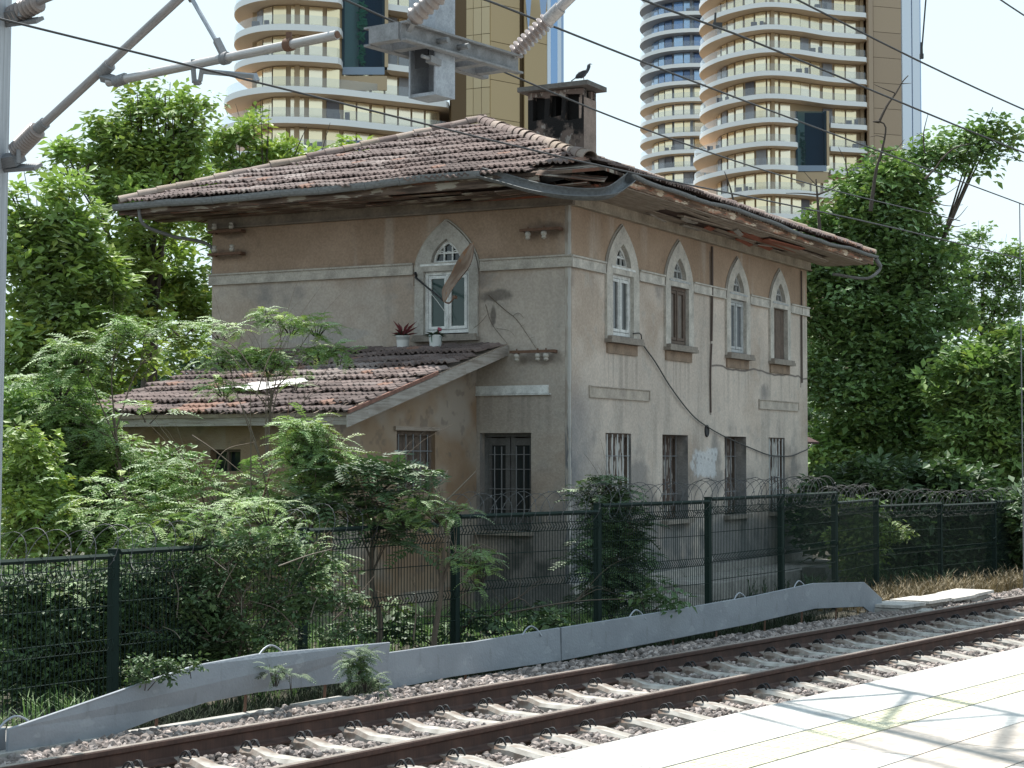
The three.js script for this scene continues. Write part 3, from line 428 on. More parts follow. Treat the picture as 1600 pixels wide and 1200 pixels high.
// ---- eaves: boards, fascia, gutters
const fallen = mat(0.30, 0.10, 0.06, 0.95, { tile: 2 });
{
  const f = rng(31);
  const boards = (xf, L0, L1, sag) => { // soffit boards run along the eave, in lengths
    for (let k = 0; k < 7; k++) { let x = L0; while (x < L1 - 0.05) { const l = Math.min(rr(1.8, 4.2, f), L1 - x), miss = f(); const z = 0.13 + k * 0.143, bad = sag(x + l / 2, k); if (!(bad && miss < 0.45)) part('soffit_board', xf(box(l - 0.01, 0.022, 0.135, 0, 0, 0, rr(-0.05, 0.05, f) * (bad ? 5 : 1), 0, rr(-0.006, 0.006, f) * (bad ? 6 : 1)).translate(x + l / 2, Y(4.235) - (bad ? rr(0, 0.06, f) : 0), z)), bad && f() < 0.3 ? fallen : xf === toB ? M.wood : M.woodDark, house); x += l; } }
  };
  boards((g) => g, -LA - OV + 0.1, OV - 0.3, (x, k) => x > -2.4 || f() < 0.12);
  boards(toB, -0.1, LB + OV - 0.1, (x, k) => (x > 2.2 && x < 8.5 && k > 0 && k < 6) || f() < 0.1);
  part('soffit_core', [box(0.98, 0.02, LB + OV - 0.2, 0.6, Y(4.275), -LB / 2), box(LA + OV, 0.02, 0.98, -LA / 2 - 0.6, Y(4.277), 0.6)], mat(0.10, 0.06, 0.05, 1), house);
  for (let b = 2.8; b < 8.6; b += 0.55) part('hanging_lath', toB(box(rr(0.3, 0.9, f), 0.02, 0.09, 0, 0, 0, rr(-0.5, 0.5, f), rr(-0.2, 0.2, f), rr(-0.12, 0.05, f)).translate(b, Y(4.17) + rr(-0.04, 0.03, f), rr(0.25, 0.85, f))), f() < 0.45 ? fallen : M.woodGrey, house);
  part('fascia_board', [box(LA + OV + 0.1, 0.15, 0.03, -LA / 2 - 0.6, Y(4.32), OV - 0.04)], M.woodDark, house);
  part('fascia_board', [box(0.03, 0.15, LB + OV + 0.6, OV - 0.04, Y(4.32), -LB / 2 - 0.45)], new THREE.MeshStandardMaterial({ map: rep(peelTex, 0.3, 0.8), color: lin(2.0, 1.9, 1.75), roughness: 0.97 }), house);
  for (const x of [-0.8, -0.2, 0.45]) part('rafter_end', box(0.08, 0.1, 0.9, x, Y(4.34), 0.6), M.woodDark, house);
  const gut = []; for (let i = 0; i <= 8; i++) { const a = Math.PI * i / 8; gut.push([-Math.cos(a) * 0.06, -Math.sin(a) * 0.115]); } for (let i = 8; i >= 0; i--) { const a = Math.PI * i / 8; gut.push([-Math.cos(a) * 0.054, -Math.sin(a) * 0.108]); }
  const gutB = gut.map(([a, b]) => [a * 0.9, b * 0.5]);
  const ax = [-8.3, -7.0, -6.15, -5.6, -4.75, -4.0, -3.1, -2.45, -2.05, -1.5, -0.98];
  const gy = (x) => Y(4.435) + 0.07 * sm(-5, -1, x) + 0.012 * Math.sin(x * 2.3);
  for (let i = 1; i < ax.length; i++) part('gutter_length', [sweep([V(ax[i - 1] + 0.012, gy(ax[i - 1]) + rr(-0.008, 0.004, f), OV + 0.06), V(ax[i] - 0.004, gy(ax[i]) + rr(-0.006, 0.006, f), OV + 0.06)], gut), sweep([V(ax[i] - 0.03, gy(ax[i]) + 0.003, OV + 0.06), V(ax[i] + 0.01, gy(ax[i]) + 0.003, OV + 0.06)], gut.map(([a, b]) => [a * 1.08, b * 1.08]))], M.zinc, house);
  // torn length that hangs down round the corner
  const torn = new THREE.CatmullRomCurve3([V(-1.0, gy(-1), OV + 0.07), V(-0.55, Y(4.36), OV + 0.12), V(-0.05, Y(4.2), OV + 0.18), V(0.42, Y(4.09), OV + 0.2), V(0.9, Y(4.03), OV + 0.14), V(1.22, Y(4.06), OV - 0.02), V(1.3, Y(4.26), OV - 0.45), V(1.26, Y(4.37), OV - 0.75)]).getPoints(40);
  part('torn_gutter', sweep(torn, gut.map(([a, b]) => [a * 1.5, b * 1.35]).map(([a, b]) => [a * 0.64 + b * 0.77, -a * 0.77 + b * 0.64])), M.zinc, house, 'torn gutter length hanging down round the corner');
  const by = (z) => Y(4.42) + 0.03 * Math.sin(z * 0.9) - 0.02 * sm(3, 7, -z) + 0.015 * Math.sin(z * 2.7);
  let z0 = 0.3; while (z0 > -LB - OV - 0.1) { const z1 = Math.max(z0 - rr(0.9, 1.4, f), -LB - OV - 0.15); part('gutter_length', [sweep([V(OV + 0.06, by(z0), z0 - 0.008), V(OV + 0.06 + rr(-0.015, 0.015, f), by((z0 + z1) / 2), (z0 + z1) / 2), V(OV + 0.06, by(z1), z1)].reverse(), gutB)], M.zinc, house); z0 = z1; }
  part('torn_gutter', sweep(new THREE.CatmullRomCurve3([V(OV + 0.06, Y(4.38), -LB - OV - 0.1), V(OV + 0.1, Y(4.2), -LB - OV - 0.25), V(OV - 0.1, Y(3.98), -LB - OV - 0.1), V(0.35, Y(4.05), -LB - 0.75)]).getPoints(20), gutB), M.zinc, house);
  part('torn_flashing', box(1.1, 0.012, 0.2, 0, 0, 0, 0.5, 0.2, -0.14).translate(0.55, Y(4.33), OV - 0.05), M.woodDark, house); part('torn_flashing', box(0.8, 0.012, 0.16, 0, 0, 0, -0.5, -0.1, 0.1).translate(0.3, Y(4.36), OV - 0.2), M.zinc, house);
  // downpipe elbow under the left eave
  part('downpipe', tube([V(-LA - 0.75, Y(4.36), OV), V(-LA - 0.75, Y(4.1), OV - 0.1), V(-LA - 0.55, Y(3.92), 0.5), V(-LA - 0.1, Y(3.75), -0.1), V(-LA - 0.1, Y(3.2), -0.15)], 0.032, 30, 8), M.zinc, house);
}
// ---- chimney with three openings backed by black fillers, walls soot-blackened
{
  const x0 = -2.27, x1 = -1.16, z0 = -3.0, z1 = -3.52, b = Y(4.7), tp = Y(6.58);
  const soot = new THREE.MeshStandardMaterial({ roughness: 1, bumpMap: grain, bumpScale: 0.01, map: rep(tex(256, 256, (u, v) => { const n = fbm(u * 6, v * 6, 6, 5), m = fbm(u * 20, v * 8, 40, 3); const k = sm(0.36, 0.66, n + (0.34 - v) * 0.6); let c = mix([0.012, 0.011, 0.011], [0.17, 0.13, 0.11], k); return mix(c, [0.34, 0.31, 0.28], sm(0.62, 0.72, m) * k); }), 1 / (x1 - x0), 1 / 1.0, 0, -Y(5.45)) });
  const plas = mat(0.30, 0.235, 0.20, 0.95, { tile: 0.9, bump: 0.005 });
  const fr = poly([[x0, b], [x1, b], [x1, tp], [x0, tp]]), bk = poly([[x0, b], [x1, b], [x1, tp], [x0, tp]]);
  const hole = (p, q, r, s) => { const h = new THREE.Path(); h.moveTo(p, r + 0.03); h.lineTo(p + 0.03, r); h.lineTo(q - 0.02, r + 0.02); h.lineTo(q, s - 0.03); h.lineTo(p + 0.02, s); h.closePath(); return h; };
  for (const [p, q, y] of [[x0 + 0.04, x0 + 0.34, 6.06], [x0 + 0.42, x0 + 0.68, 6.10], [x0 + 0.74, x1 - 0.03, 6.02]]) fr.holes.push(hole(p, q, Y(y), Y(6.5)));
  bk.holes.push(hole(x0 + 0.50, x0 + 0.60, Y(6.02), Y(6.2)));
  const c = part('chimney', [extr(fr, 0.1).translate(0, 0, z0 - 0.1), extr(bk, 0.08).translate(0, 0, z1)], soot, house);
  part('side_wall', [box(0.1, tp - b - 0.16, z0 - z1 - 0.004, x1 - 0.045, (tp + b) / 2 - 0.08, (z0 + z1) / 2)], plas, c); part('side_wall', [box(0.1, tp - b - 0.002, z0 - z1 - 0.004, x0 + 0.045, (tp + b) / 2, (z0 + z1) / 2)], soot, c);
  part('corbel', box(0.07, 0.2, 0.14, x1 - 0.06, tp - 0.1, z0 - 0.1, 0, 0.05, 0.02), plas, c); part('corbel', box(0.06, 0.14, 0.1, x1 - 0.06, tp - 0.07, z1 + 0.08), plas, c);
  for (const [p, q] of [[x0 + 0.1, x0 + 0.49], [x0 + 0.61, x1 - 0.1]]) part('black_filler', box(q - p, tp - b - 0.02, 0.26, (p + q) / 2, (tp + b) / 2 - 0.01, z0 - 0.27), mat(0.008, 0.008, 0.008, 1), c);  // added black blocks that stand in for the darkness inside the openings
  const cap = box(1.4, 0.085, 0.82, 0, 0, 0, 0, 0, 0.012).translate((x0 + x1) / 2, tp + 0.055, (z0 + z1) / 2);
  part('chimney_cap', cap, M.concDark, c);
}
// ---- lean-to with its own tiled roof against the left face
{
  const xr = -1.69, xl = -5.75, zf = 4.3, slope = 1.22 / 4.76, hy = (z) => Y(1.85) - slope * z - 0.06;
  const side = poly([[-zf, WB], [-0.003, WB], [-0.003, hy(0)], [-zf, hy(zf)]]); side.holes.push(rectP(-2.53, -1.36, Y(-0.55), Y(0.41)));
  part('lean_to_wall', toB(extr(side, 0.25)).translate(xr - 0.25, 0, 0), plLean, house);
  const fr = poly([[xl, WB], [xr - 0.002, WB], [xr - 0.002, hy(zf)], [xl, hy(zf)]]); fr.holes.push(rectP(-3.85, -3.3, Y(-0.2), Y(0.12)));
  part('lean_to_wall', extr(fr, 0.25).translate(0, 0, zf - 0.252), plLean, house);
  part('lean_to_wall', [box(0.25, hy(zf) - WB, zf - 0.3, xl + 0.126, (hy(zf) + WB) / 2, zf / 2)], plLean, house);
  const sw = part('window', [box(1.17, 0.07, 0.06, -1.945, Y(0.375), -0.1), box(0.06, 0.86, 0.06, -2.5, Y(-0.1), -0.1), box(0.06, 0.86, 0.06, -1.39, Y(-0.1), -0.1)].map((g) => toB(g).translate(xr, 0, 0)), M.shutter, house);
  for (let i = 0; i < 6; i++) part('shutter_board', toB(box(0.165, 0.9, 0.03, -2.4 + i * 0.175, Y(-0.1), -0.14)).translate(xr, 0, 0), M.shutter, sw);
  for (let i = 0; i < 5; i++) part('window_bar', toB(rod(V(-2.4 + i * 0.22, Y(-0.5), -0.05), V(-2.4 + i * 0.22, Y(0.36), -0.05), 0.012)).translate(xr, 0, 0), M.galvDull, sw);
  part('window_bar', toB(rod(V(-2.5, Y(0.1), -0.05), V(-1.38, Y(0.1), -0.05), 0.01)).translate(xr, 0, 0), M.galvDull, sw);
  part('lintel', toB(box(1.35, 0.06, 0.04, -1.945, Y(0.445), 0.02)).translate(xr, 0, 0), M.wood, house);
  const lw = part('window', [box(0.55, 0.03, 0.05, -3.575, Y(0.1), zf - 0.1), box(0.03, 0.3, 0.05, -3.575, Y(-0.05), zf - 0.1)], M.shutter, house); part('pane', box(0.55, 0.32, 0.01, -3.575, Y(-0.04), zf - 0.16), M.glassDark, lw);
  // barge board, weathered, in two planks
  const bb = (z0, z1, dy, h, th, x, m) => part('barge_board', extr(poly([[-z1, Y(1.85) - slope * z1 + dy], [-z1, Y(1.85) - slope * z1 + dy - h], [-z0, Y(1.85) - slope * z0 + dy - h], [-z0, Y(1.85) - slope * z0 + dy]]), th).rotateY(Math.PI / 2).translate(x, 0, 0), m, house);
  bb(0.02, 4.82, -0.02, 0.17, 0.03, -1.13, M.woodGrey); bb(2.3, 4.80, 0.05, 0.055, 0.035, -1.127, mat(0.20, 0.10, 0.075, 0.9, { tile: 2 }));
  bb(0.02, 4.82, -0.02, 0.15, 0.03, -6.03, M.woodGrey);
  part('eave_board', [box(4.8, 0.14, 0.03, -3.58, Y(0.53), 4.72)], M.woodGrey, house);
  for (let i = 0; i < 6; i++) part('rafter_end', box(0.07, 0.09, 0.5, 0, 0, 0, 0.25).translate(-5.2 + i * 0.8, Y(0.56), 4.48), M.wood, house);
}
// white torn sheet over the gap in the lean-to tiles
{
  const g = new THREE.PlaneGeometry(1.25, 0.7, 24, 14), p = g.attributes.position; const q = rng(9);
  for (let i = 0; i < p.count; i++) { const x = p.getX(i), y = p.getY(i), e = 1 + 0.3 * Math.sin(x * 7) * (Math.abs(y) > 0.2 ? 1 : 0); p.setXYZ(i, x * (1 - 0.35 * (y + 0.35)) + y * 0.5, y * e * (0.75 + 0.25 * Math.sin(x * 3 + 1)), 0.02 + 0.03 * vn(x * 4 + 8, y * 4 + 8, 64) + 0.01 * vn(x * 13 + 8, y * 13 + 8, 64)); }
  g.rotateX(-Math.PI / 2).rotateX(Math.atan(0.256)); g.computeVertexNormals();
  const m = part('plastic_sheet', g, mat(0.66, 0.64, 0.62, 0.5, { side: THREE.DoubleSide }), scene); tag(m, 'torn white plastic sheet lying on the red tiles of the low lean-to roof', 'plastic sheet');
  house.updateMatrixWorld(true); m.position.copy(house.localToWorld(V(-3.55, Y(1.85) - 0.256 * 3.3 + 0.07, 3.3))); m.rotation.y = HT;
}
const hw = (x, h, z) => house.localToWorld(V(x, Y(h), z));
// insulator brackets on the walls
function bracket(x0, x1, h, up, lab, old) {
  const t = thing('insulator_bracket', lab, 'insulator bracket', hw((x0 + x1) / 2, h, 0.02).toArray(), HT, null), w = x1 - x0;
  part('arm', [box(w, 0.045, 0.045, 0, 0, 0.16), box(0.05, 0.05, 0.17, -w * 0.42, 0, 0.075), box(0.05, 0.05, 0.17, w * 0.42, 0, 0.075)], M.rust, t);
  for (const k of old) { const i = part('insulator', lathe([[0, 0], [0.035, 0], [0.05, 0.03], [0.05, 0.06], [0.03, 0.075], [0.042, 0.09], [0.042, 0.115], [0, 0.135]]).rotateX(up ? 0 : Math.PI).translate(k * w, up ? 0.03 : -0.03, 0.16), mat(0.36, 0.33, 0.29, 0.25), t); part('pin', rod(V(k * w, -0.05, 0.16), V(k * w, 0.05, 0.16), 0.012), M.rust, t); }
}
bracket(-0.8, -0.08, 3.66, false, 'rusty insulator bracket high on the wall beside the near house corner', [-0.3, 0.1]);
bracket(-7.0, -6.28, 3.98, true, 'upper of two rusty insulator brackets at the far left end of the wall', [-0.3, 0.2]);
bracket(-7.0, -6.28, 3.58, true, 'lower of two rusty insulator brackets at the far left end of the wall', [-0.3, 0.22]);
bracket(-0.98, -0.17, 1.70, false, 'rusty insulator bracket above the white wall plaque, right of the lean-to roof', [-0.35, 0.12, 0.3]);
// bent old satellite dish in front of the left upper window
{
  const t = thing('satellite_dish', 'rusty folded satellite dish on an arm before the arched window above the lean-to', 'satellite dish', hw(-2.82, 2.98, 0.0).toArray(), HT);
  const L = (x, h, z) => V(x + 2.82, h - 2.98, z);
  const a = L(-1.52, 3.48, 0.42), b = L(-1.86, 2.5, 0.75), n = 20, m = 8, pos = [], uv = [];
  const pt = (i, j) => { const s = i / n, w = 0.20 * Math.sin(Math.PI * Math.min(1, s * 0.92 + 0.06)) + 0.015, k = (j / m - 0.5) * 2; const c = a.clone().lerp(b, s); return c.add(V(k * w * 0.75 + 0.03 * Math.sin(s * 6), k * w * 0.18 + 0.02 * Math.sin(s * 9), (k * k) * w * 0.75 - 0.1 * Math.sin(Math.PI * s) + 0.02 * Math.sin(s * 11 + k))); };
  for (let i = 0; i < n; i++) for (let j = 0; j < m; j++) for (const [p, q] of [[0, 0], [1, 0], [1, 1], [0, 0], [1, 1], [0, 1]]) { const v = pt(i + p, j + q); pos.push(v.x, v.y, v.z); uv.push((i + p) / n, (j + q) / m); }
  const g = new THREE.BufferGeometry(); g.setAttribute('position', new THREE.Float32BufferAttribute(pos, 3)); g.setAttribute('uv', new THREE.Float32BufferAttribute(uv, 2)); g.computeVertexNormals();
  const dm = new THREE.MeshStandardMaterial({ side: THREE.DoubleSide, roughness: 0.85, map: tex(128, 128, (u, v) => { const k = fbm(u * 8, v * 8, 8, 4); let c = mix([0.24, 0.17, 0.13], [0.33, 0.26, 0.21], sm(0.3, 0.7, k)); c = mix(c, [0.36, 0.17, 0.07], sm(0.55, 0.7, fbm(u * 7 + 3, v * 7, 7, 4))); return v > 0.7 ? mix(c, [0.09, 0.05, 0.04], 0.6) : c; }) });
  part('reflector', g, dm, t);
  part('mounting_arm', [rod(V(0, 0.0, 0.02), V(0.02, 0.1, 0.1), 0.022), rod(V(0.0, 0.02, 0.06), b.clone().add(V(-0.05, 0.02, -0.05)), 0.017)], M.dark, t);
  part('wall_plate', box(0.16, 0.2, 0.02, 0.02, -0.02, 0.012), M.rust, t);
  part('feed_arm', [tube([b.clone(), b.clone().add(V(0.1, -0.02, 0.04)), b.clone().add(V(0.18, 0.06, 0.02))], 0.014, 8), box(0.05, 0.05, 0.07, b.x + 0.19, b.y + 0.07, b.z + 0.02)], M.rust, t);
  part('cable', tube([V(0.05, 0.0, 0.06), V(0.4, -0.35, 0.1), V(0.66, -0.7, 0.05)], 0.006, 12, 4), M.white, t);
}
// two pots on the lean-to roof
function pot(x, z, lab, kind) {
  const y = 1.85 - 0.256 * z + 0.045, t = thing('flower_pot', lab, 'flower pot', hw(x, y, z).toArray(), HT), f = rng(x * -100 | 0);
  part('pot', lathe([[0, 0], [0.088, 0], [0.092, 0.01], [0.112, 0.2], [0.12, 0.205], [0.12, 0.225], [0.108, 0.225], [0.10, 0.19], [0, 0.19]], 20), new THREE.MeshStandardMaterial({ roughness: 0.5, map: tex(128, 64, (u, v) => { if (kind) { const a = Math.sin(u * 40) * Math.sin(v * 14 + u * 9); return v > 0.25 && v < 0.75 && Math.abs(a) > 0.55 && ((u * 3) % 1) > 0.45 ? [0.12, 0.19, 0.15] : [0.55, 0.56, 0.55]; } return Math.abs(v - 0.4) < 0.05 || Math.abs(v - 0.55) < 0.025 ? [0.3, 0.3, 0.28] : [0.56, 0.55, 0.53]; }) }), t);
  part('soil', new THREE.CylinderGeometry(0.1, 0.1, 0.01, 16).translate(0, 0.2, 0), M.dark, t);
  const leaf = (m, n, len, w, tilt) => { const gs = []; for (let i = 0; i < n; i++) { const a = i / n * 6.28 + f(), l = len * rr(0.6, 1.1, f), up = rr(tilt, 1.25, f), d = V(Math.cos(a) * Math.cos(up), Math.sin(up), Math.sin(a) * Math.cos(up)), s = V(-Math.sin(a), 0, Math.cos(a)).multiplyScalar(w), p0 = V(0, 0.21, 0), p1 = p0.clone().addScaledVector(d, l * 0.55), p2 = p0.clone().addScaledVector(d, l).add(V(Math.cos(a) * 0.05, -0.04, Math.sin(a) * 0.05)); const pos = [p0, p1.clone().add(s), p2, p0, p2, p1.clone().sub(s)].flatMap((v) => v.toArray()); const g = new THREE.BufferGeometry(); g.setAttribute('position', new THREE.Float32BufferAttribute(pos, 3)); g.setAttribute('uv', new THREE.Float32BufferAttribute(new Array(12).fill(0), 2)); g.computeVertexNormals(); gs.push(g); } return gs; };
  if (!kind) { part('leaves', leaf(0, 16, 0.34, 0.028, 0.1), mat(0.13, 0.022, 0.025, 0.6, { side: THREE.DoubleSide }), t); part('leaves', leaf(0, 14, 0.16, 0.03, 0.1), mat(0.03, 0.05, 0.025, 0.7, { side: THREE.DoubleSide }), t); }
  else { part('leaves', leaf(0, 24, 0.17, 0.03, 0.05), mat(0.03, 0.05, 0.025, 0.7, { side: THREE.DoubleSide }), t); part('flower', [new THREE.IcosahedronGeometry(0.03, 1).translate(0.1, 0.31, 0.03), new THREE.IcosahedronGeometry(0.022, 1).translate(0.06, 0.33, 0.0), rod(V(0.02, 0.2, 0), V(0.09, 0.3, 0.02), 0.005)], mat(0.25, 0.03, 0.06, 0.6), t); }
}
pot(-2.83, 0.45, 'pale pot with a plant of long dark red leaves on the lean-to roof', 0);
pot(-2.18, 0.5, 'white pot with a green pattern and a small pink flower below the arched window', 1);
// pigeon on the chimney cap: one body from breast to head, tail, wings, legs
{
  const P = hw(-1.22, 6.70, -3.12), t = thing('pigeon', 'dark pigeon standing on the edge of the chimney cap, facing right', 'pigeon', P.toArray(), 0);
  const spine = [V(-0.15, 0.075, 0), V(-0.09, 0.115, 0), V(-0.02, 0.15, 0), V(0.05, 0.195, 0), V(0.085, 0.25, 0), V(0.095, 0.295, 0), V(0.105, 0.325, 0), V(0.125, 0.335, 0)], rad = [0.012, 0.045, 0.066, 0.062, 0.036, 0.03, 0.034, 0.014];
  const c = new THREE.CatmullRomCurve3(spine), seg = 28, g = new THREE.TubeGeometry(c, seg, 1, 10, false), p = g.attributes.position;
  for (let i = 0; i <= seg; i++) { const u = i / seg, o = c.getPointAt(u), k = Math.min(6.999, u * 7), a = Math.floor(k), r = rad[a] + (rad[a + 1] - rad[a]) * sm(0, 1, k - a); for (let j = 0; j <= 10; j++) { const q = i * 11 + j; p.setXYZ(q, o.x + (p.getX(q) - o.x) * r, o.y + (p.getY(q) - o.y) * r, o.z + (p.getZ(q) - o.z) * r); } }
  g.computeVertexNormals();
  const grey = mat(0.055, 0.065, 0.085, 0.6), dk = mat(0.03, 0.034, 0.045, 0.6);
  part('body', g, grey, t);
  for (const s of [-1, 1]) part('wing', new THREE.SphereGeometry(1, 10, 8).scale(0.115, 0.042, 0.016).rotateZ(0.55).translate(-0.045, 0.145, s * 0.055), dk, t);
  part('tail', box(0.12, 0.012, 0.05, 0, 0, 0, 0, 0, 0.62).translate(-0.17, 0.06, 0), dk, t);
  part('beak', new THREE.ConeGeometry(0.009, 0.035, 6).rotateZ(-Math.PI / 2 - 0.2).translate(0.148, 0.328, 0), M.dark, t);
  for (const s of [-1, 1]) { part('leg', [rod(V(0.0, 0.1, s * 0.025), V(0.012, 0.005, s * 0.025), 0.007, 0.005, 6), rod(V(0.012, 0.006, s * 0.025), V(0.045, 0.006, s * 0.03), 0.005, 0.003, 5), rod(V(0.012, 0.006, s * 0.025), V(-0.012, 0.006, s * 0.025), 0.004, 0.003, 5)], mat(0.2, 0.08, 0.07, 0.7), t); part('eye', new THREE.SphereGeometry(0.005, 6, 5).translate(0.115, 0.335, s * 0.031), mat(0.4, 0.15, 0.05, 0.3), t); }
}
{ // dead creeper on the left face
  const t = thing('dead_creeper', 'dead leafless creeper clinging to the wall right of the arched window', 'creeper', hw(-1.2, 2.5, 0.02).toArray(), HT), f = rng(66), L = (x, h) => V(x + 1.2, h - 2.5, 0.012 + 0.02 * f());
  const st = (pts, r) => part('stem', taper(pts.map(([x, h]) => L(x, h)), r, r * 0.4, 5), M.stem, t);
  st([[-1.45, 2.65], [-1.15, 2.4], [-0.95, 2.25], [-0.75, 2.0], [-0.55, 1.72]], 0.009); st([[-1.5, 2.5], [-1.4, 2.2], [-1.2, 1.95], [-1.1, 1.85]], 0.007); st([[-1.0, 2.3], [-0.9, 2.34], [-0.8, 2.25]], 0.005); st([[-0.85, 2.12], [-0.78, 2.15]], 0.004); st([[-1.75, 2.1], [-1.6, 2.2], [-1.45, 2.35]], 0.006); st([[-1.3, 2.1], [-1.05, 2.05], [-0.95, 1.95]], 0.004); st([[-0.7, 1.92], [-0.6, 1.95]], 0.004);
}
// cable looping down the track side
{
  const pts = [[2.4, 2.12, .05], [2.6, 2.13, .1], [2.81, 1.99], [3.37, 1.69], [4.09, 1.26], [5.15, 0.77], [5.95, 0.56], [6.78, 0.40], [8.19, 0.19], [9.31, 0.05], [10.0, 0.03], [10.7, 0.04], [11.3, 0.12], [11.83, 0.21], [12.0, 0.3]].map(([b, h, o = 0.04]) => hw(o, h, -b));
  tag(part('wall_cable', tube(pts, 0.012, 120, 6), mat(0.06, 0.058, 0.055, 0.7), scene), 'black cable drooping across the track-side wall from the first upper window', 'cable');
}
// porch slab and steps by the track-side wall
{
  const t = thing('concrete_steps', 'broken concrete landing and steps along the foot of the track-side wall', 'steps', hw(0, -2.45, -5).toArray(), HT), o = (b) => 5 - b;
  const bx = (b0, b1, x0, x1, h0, h1) => box(x1 - x0, h1 - h0, b1 - b0, (x0 + x1) / 2, (h0 + h1) / 2 + 2.45, 5 - (b0 + b1) / 2);
  part('landing', [bx(2.8, 11.6, 0.09, 1.25, -2.6, -2.16)], M.conc, t);
  part('step', [bx(1.9, 2.8, 0.2, 1.2, -2.6, -2.32)], M.conc, t); part('step', [bx(1.2, 1.9, 0.2, 1.2, -2.6, -2.46)], M.conc, t);
  part('block', [bx(7.6, 8.6, 1.28, 1.75, -2.6, -2.1)], M.concDark, t); part('block', [bx(8.9, 10.6, 1.28, 1.7, -2.6, -2.18)], M.concDark, t);
}
// small tiled gable roof seen past the right end of the house
{
  const t = thing('shed', 'small tiled shed roof just behind the far right house corner', 'shed', hw(-1.5, -2.45, -LB - 2.6).toArray(), HT);
  part('wall', [box(2.0, 2.9, 2.4, -0.9, 1.45, 0)], plLean, t);
  part('roof', [plane([V(-1.0, 3.5, 1.4), V(0.45, 2.82, 1.4), V(0.45, 2.82, -1.4), V(-1.0, 3.5, -1.4)]), plane([V(-1.0, 3.5, 1.4), V(-2.4, 2.82, 1.4), V(-2.4, 2.82, -1.4), V(-1.0, 3.5, -1.4)])], mat(0.06, 0.03, 0.026, 0.9, { tile: 3 }), t);
  part('barge_board', [bar(V(-1.0, 3.45, 1.42), V(0.45, 2.77, 1.42), 0.03, 0.12)], M.woodGrey, t);
}
// ---------------------------------------------------------------- mesh fence with razor wire, barrier panels
const posts = [[6.74, 13.2], [9.37, 13.2], [12.0, 13.2], [14.63, 13.2], [17.27, 13.2], [19.9, 12.93], [22.5, 12.8], [25.05, 13.0], [27.75, 13.42], [30.4, 13.9], [33.0, 13.8], [35.6, 13.75], [38.2, 13.7], [40.8, 13.7], [43.4, 13.7]];
const tops = [-0.95, -0.92, -0.885, -0.77, -0.69, -0.61, -0.575, -0.575, -0.74, -0.86, -0.9, -0.88, -0.87, -0.87];
{
  const t = thing('mesh_fence', 'dark green welded mesh fence on square posts between the track and the house', 'fence', trkA(17.27, 13.2, -0.42)), o = t.position;
  const L = (s, p, h) => trk(s, p, Y(h)).sub(o);
  posts.forEach(([s, p], i) => { const top = Math.max(tops[i] ?? -1, tops[i - 1] ?? -1) + 0.02; const b = L(s, p, -2.5), e = L(s, p, top); const g = new THREE.BoxGeometry(0.09, e.y - b.y, 0.07).rotateY(TURN).translate(b.x, (b.y + e.y) / 2, b.z); part('fence_post', [g, new THREE.BoxGeometry(0.1, 0.012, 0.08).rotateY(TURN).translate(b.x, e.y + 0.006, b.z)], M.fence, t); });
  for (let i = 0; i < posts.length - 1; i++) {
    const [s0, p0] = posts[i], [s1, p1] = posts[i + 1], h = tops[i], at2 = (k, y, off = 0) => L(s0 + (s1 - s0) * k, p0 + (p1 - p0) * k - 0.045 + off, y);
    part('top_rail', [bar(at2(0.015, h), at2(0.985, h), 0.04, 0.035)], M.fence, t);
    const gs = [], bend = [h - 0.16, h - 0.82, h - 1.46], n = 50;
    const ys = [h - 0.02]; for (const b of bend) ys.push(b + 0.05, b, b - 0.05); ys.push(-2.4);
    for (let k = 1; k < n; k++) for (let q = 1; q < ys.length; q++) { const oa = bend.includes(ys[q - 1]) ? -0.03 : 0, ob = bend.includes(ys[q]) ? -0.03 : 0; gs.push(bar(at2(k / n, ys[q - 1], oa), at2(k / n, ys[q], ob), 0.0078)); }
    const hz = []; for (const b of bend) hz.push(b + 0.05, b - 0.05, b - 0.3); for (const y of hz) if (y > -2.4) gs.push(bar(at2(0.01, y, 0.004), at2(0.99, y, 0.004), 0.007));
    tag(part('wire_mesh', gs, M.fence, t), null, null, null, 'stuff');
  }
}
{
  const t = thing('razor_wire', 'looped coil of razor wire running along the top of the green mesh fence', 'razor wire', trkA(17.27, 13.2, Y(-0.7))), o = t.position, f = rng(8);
  for (let i = 0; i < posts.length - 1; i++) {
    const [s0, p0] = posts[i], [s1, p1] = posts[i + 1], len = Math.hypot(s1 - s0, p1 - p0), turns = len / (i < 3 ? 0.27 : 0.24), pts = [], barbs = [], N = Math.round(turns * 22);
    for (let k = 0; k <= N; k++) { const u = k / N, a = u * turns * 6.283, r = 0.235 + 0.02 * Math.sin(k * 0.37 + i), hh = tops[i] * (1 - u) + (tops[Math.min(i + 1, tops.length - 1)]) * u; const h = (u < 0.9 ? tops[i] : tops[i] + (hh - tops[i]) * (u - 0.9) * 10) + 0.03; const c = trk(s0 + (s1 - s0) * u + 0.10 * Math.sin(a) , p0 + (p1 - p0) * u + 0.1 + r * 0.9 * Math.cos(a), Y(h) + r * Math.sin(a)).sub(o); pts.push(c); if (k % 3 === 0) barbs.push(box(0.03, 0.012, 0.002, 0, 0, 0, f() * 3, f() * 3, f() * 3).translate(c.x, c.y, c.z)); }
    const g = new THREE.TubeGeometry(new THREE.CatmullRomCurve3(pts), N, 0.0042, 4, false);
    part('coil', [g], mat(0.085, 0.085, 0.085, 0.6, { metalness: 0.3 }), t); tag(part('barb', barbs, mat(0.12, 0.12, 0.12, 0.6), t), null, null, null, 'stuff');
  }
}
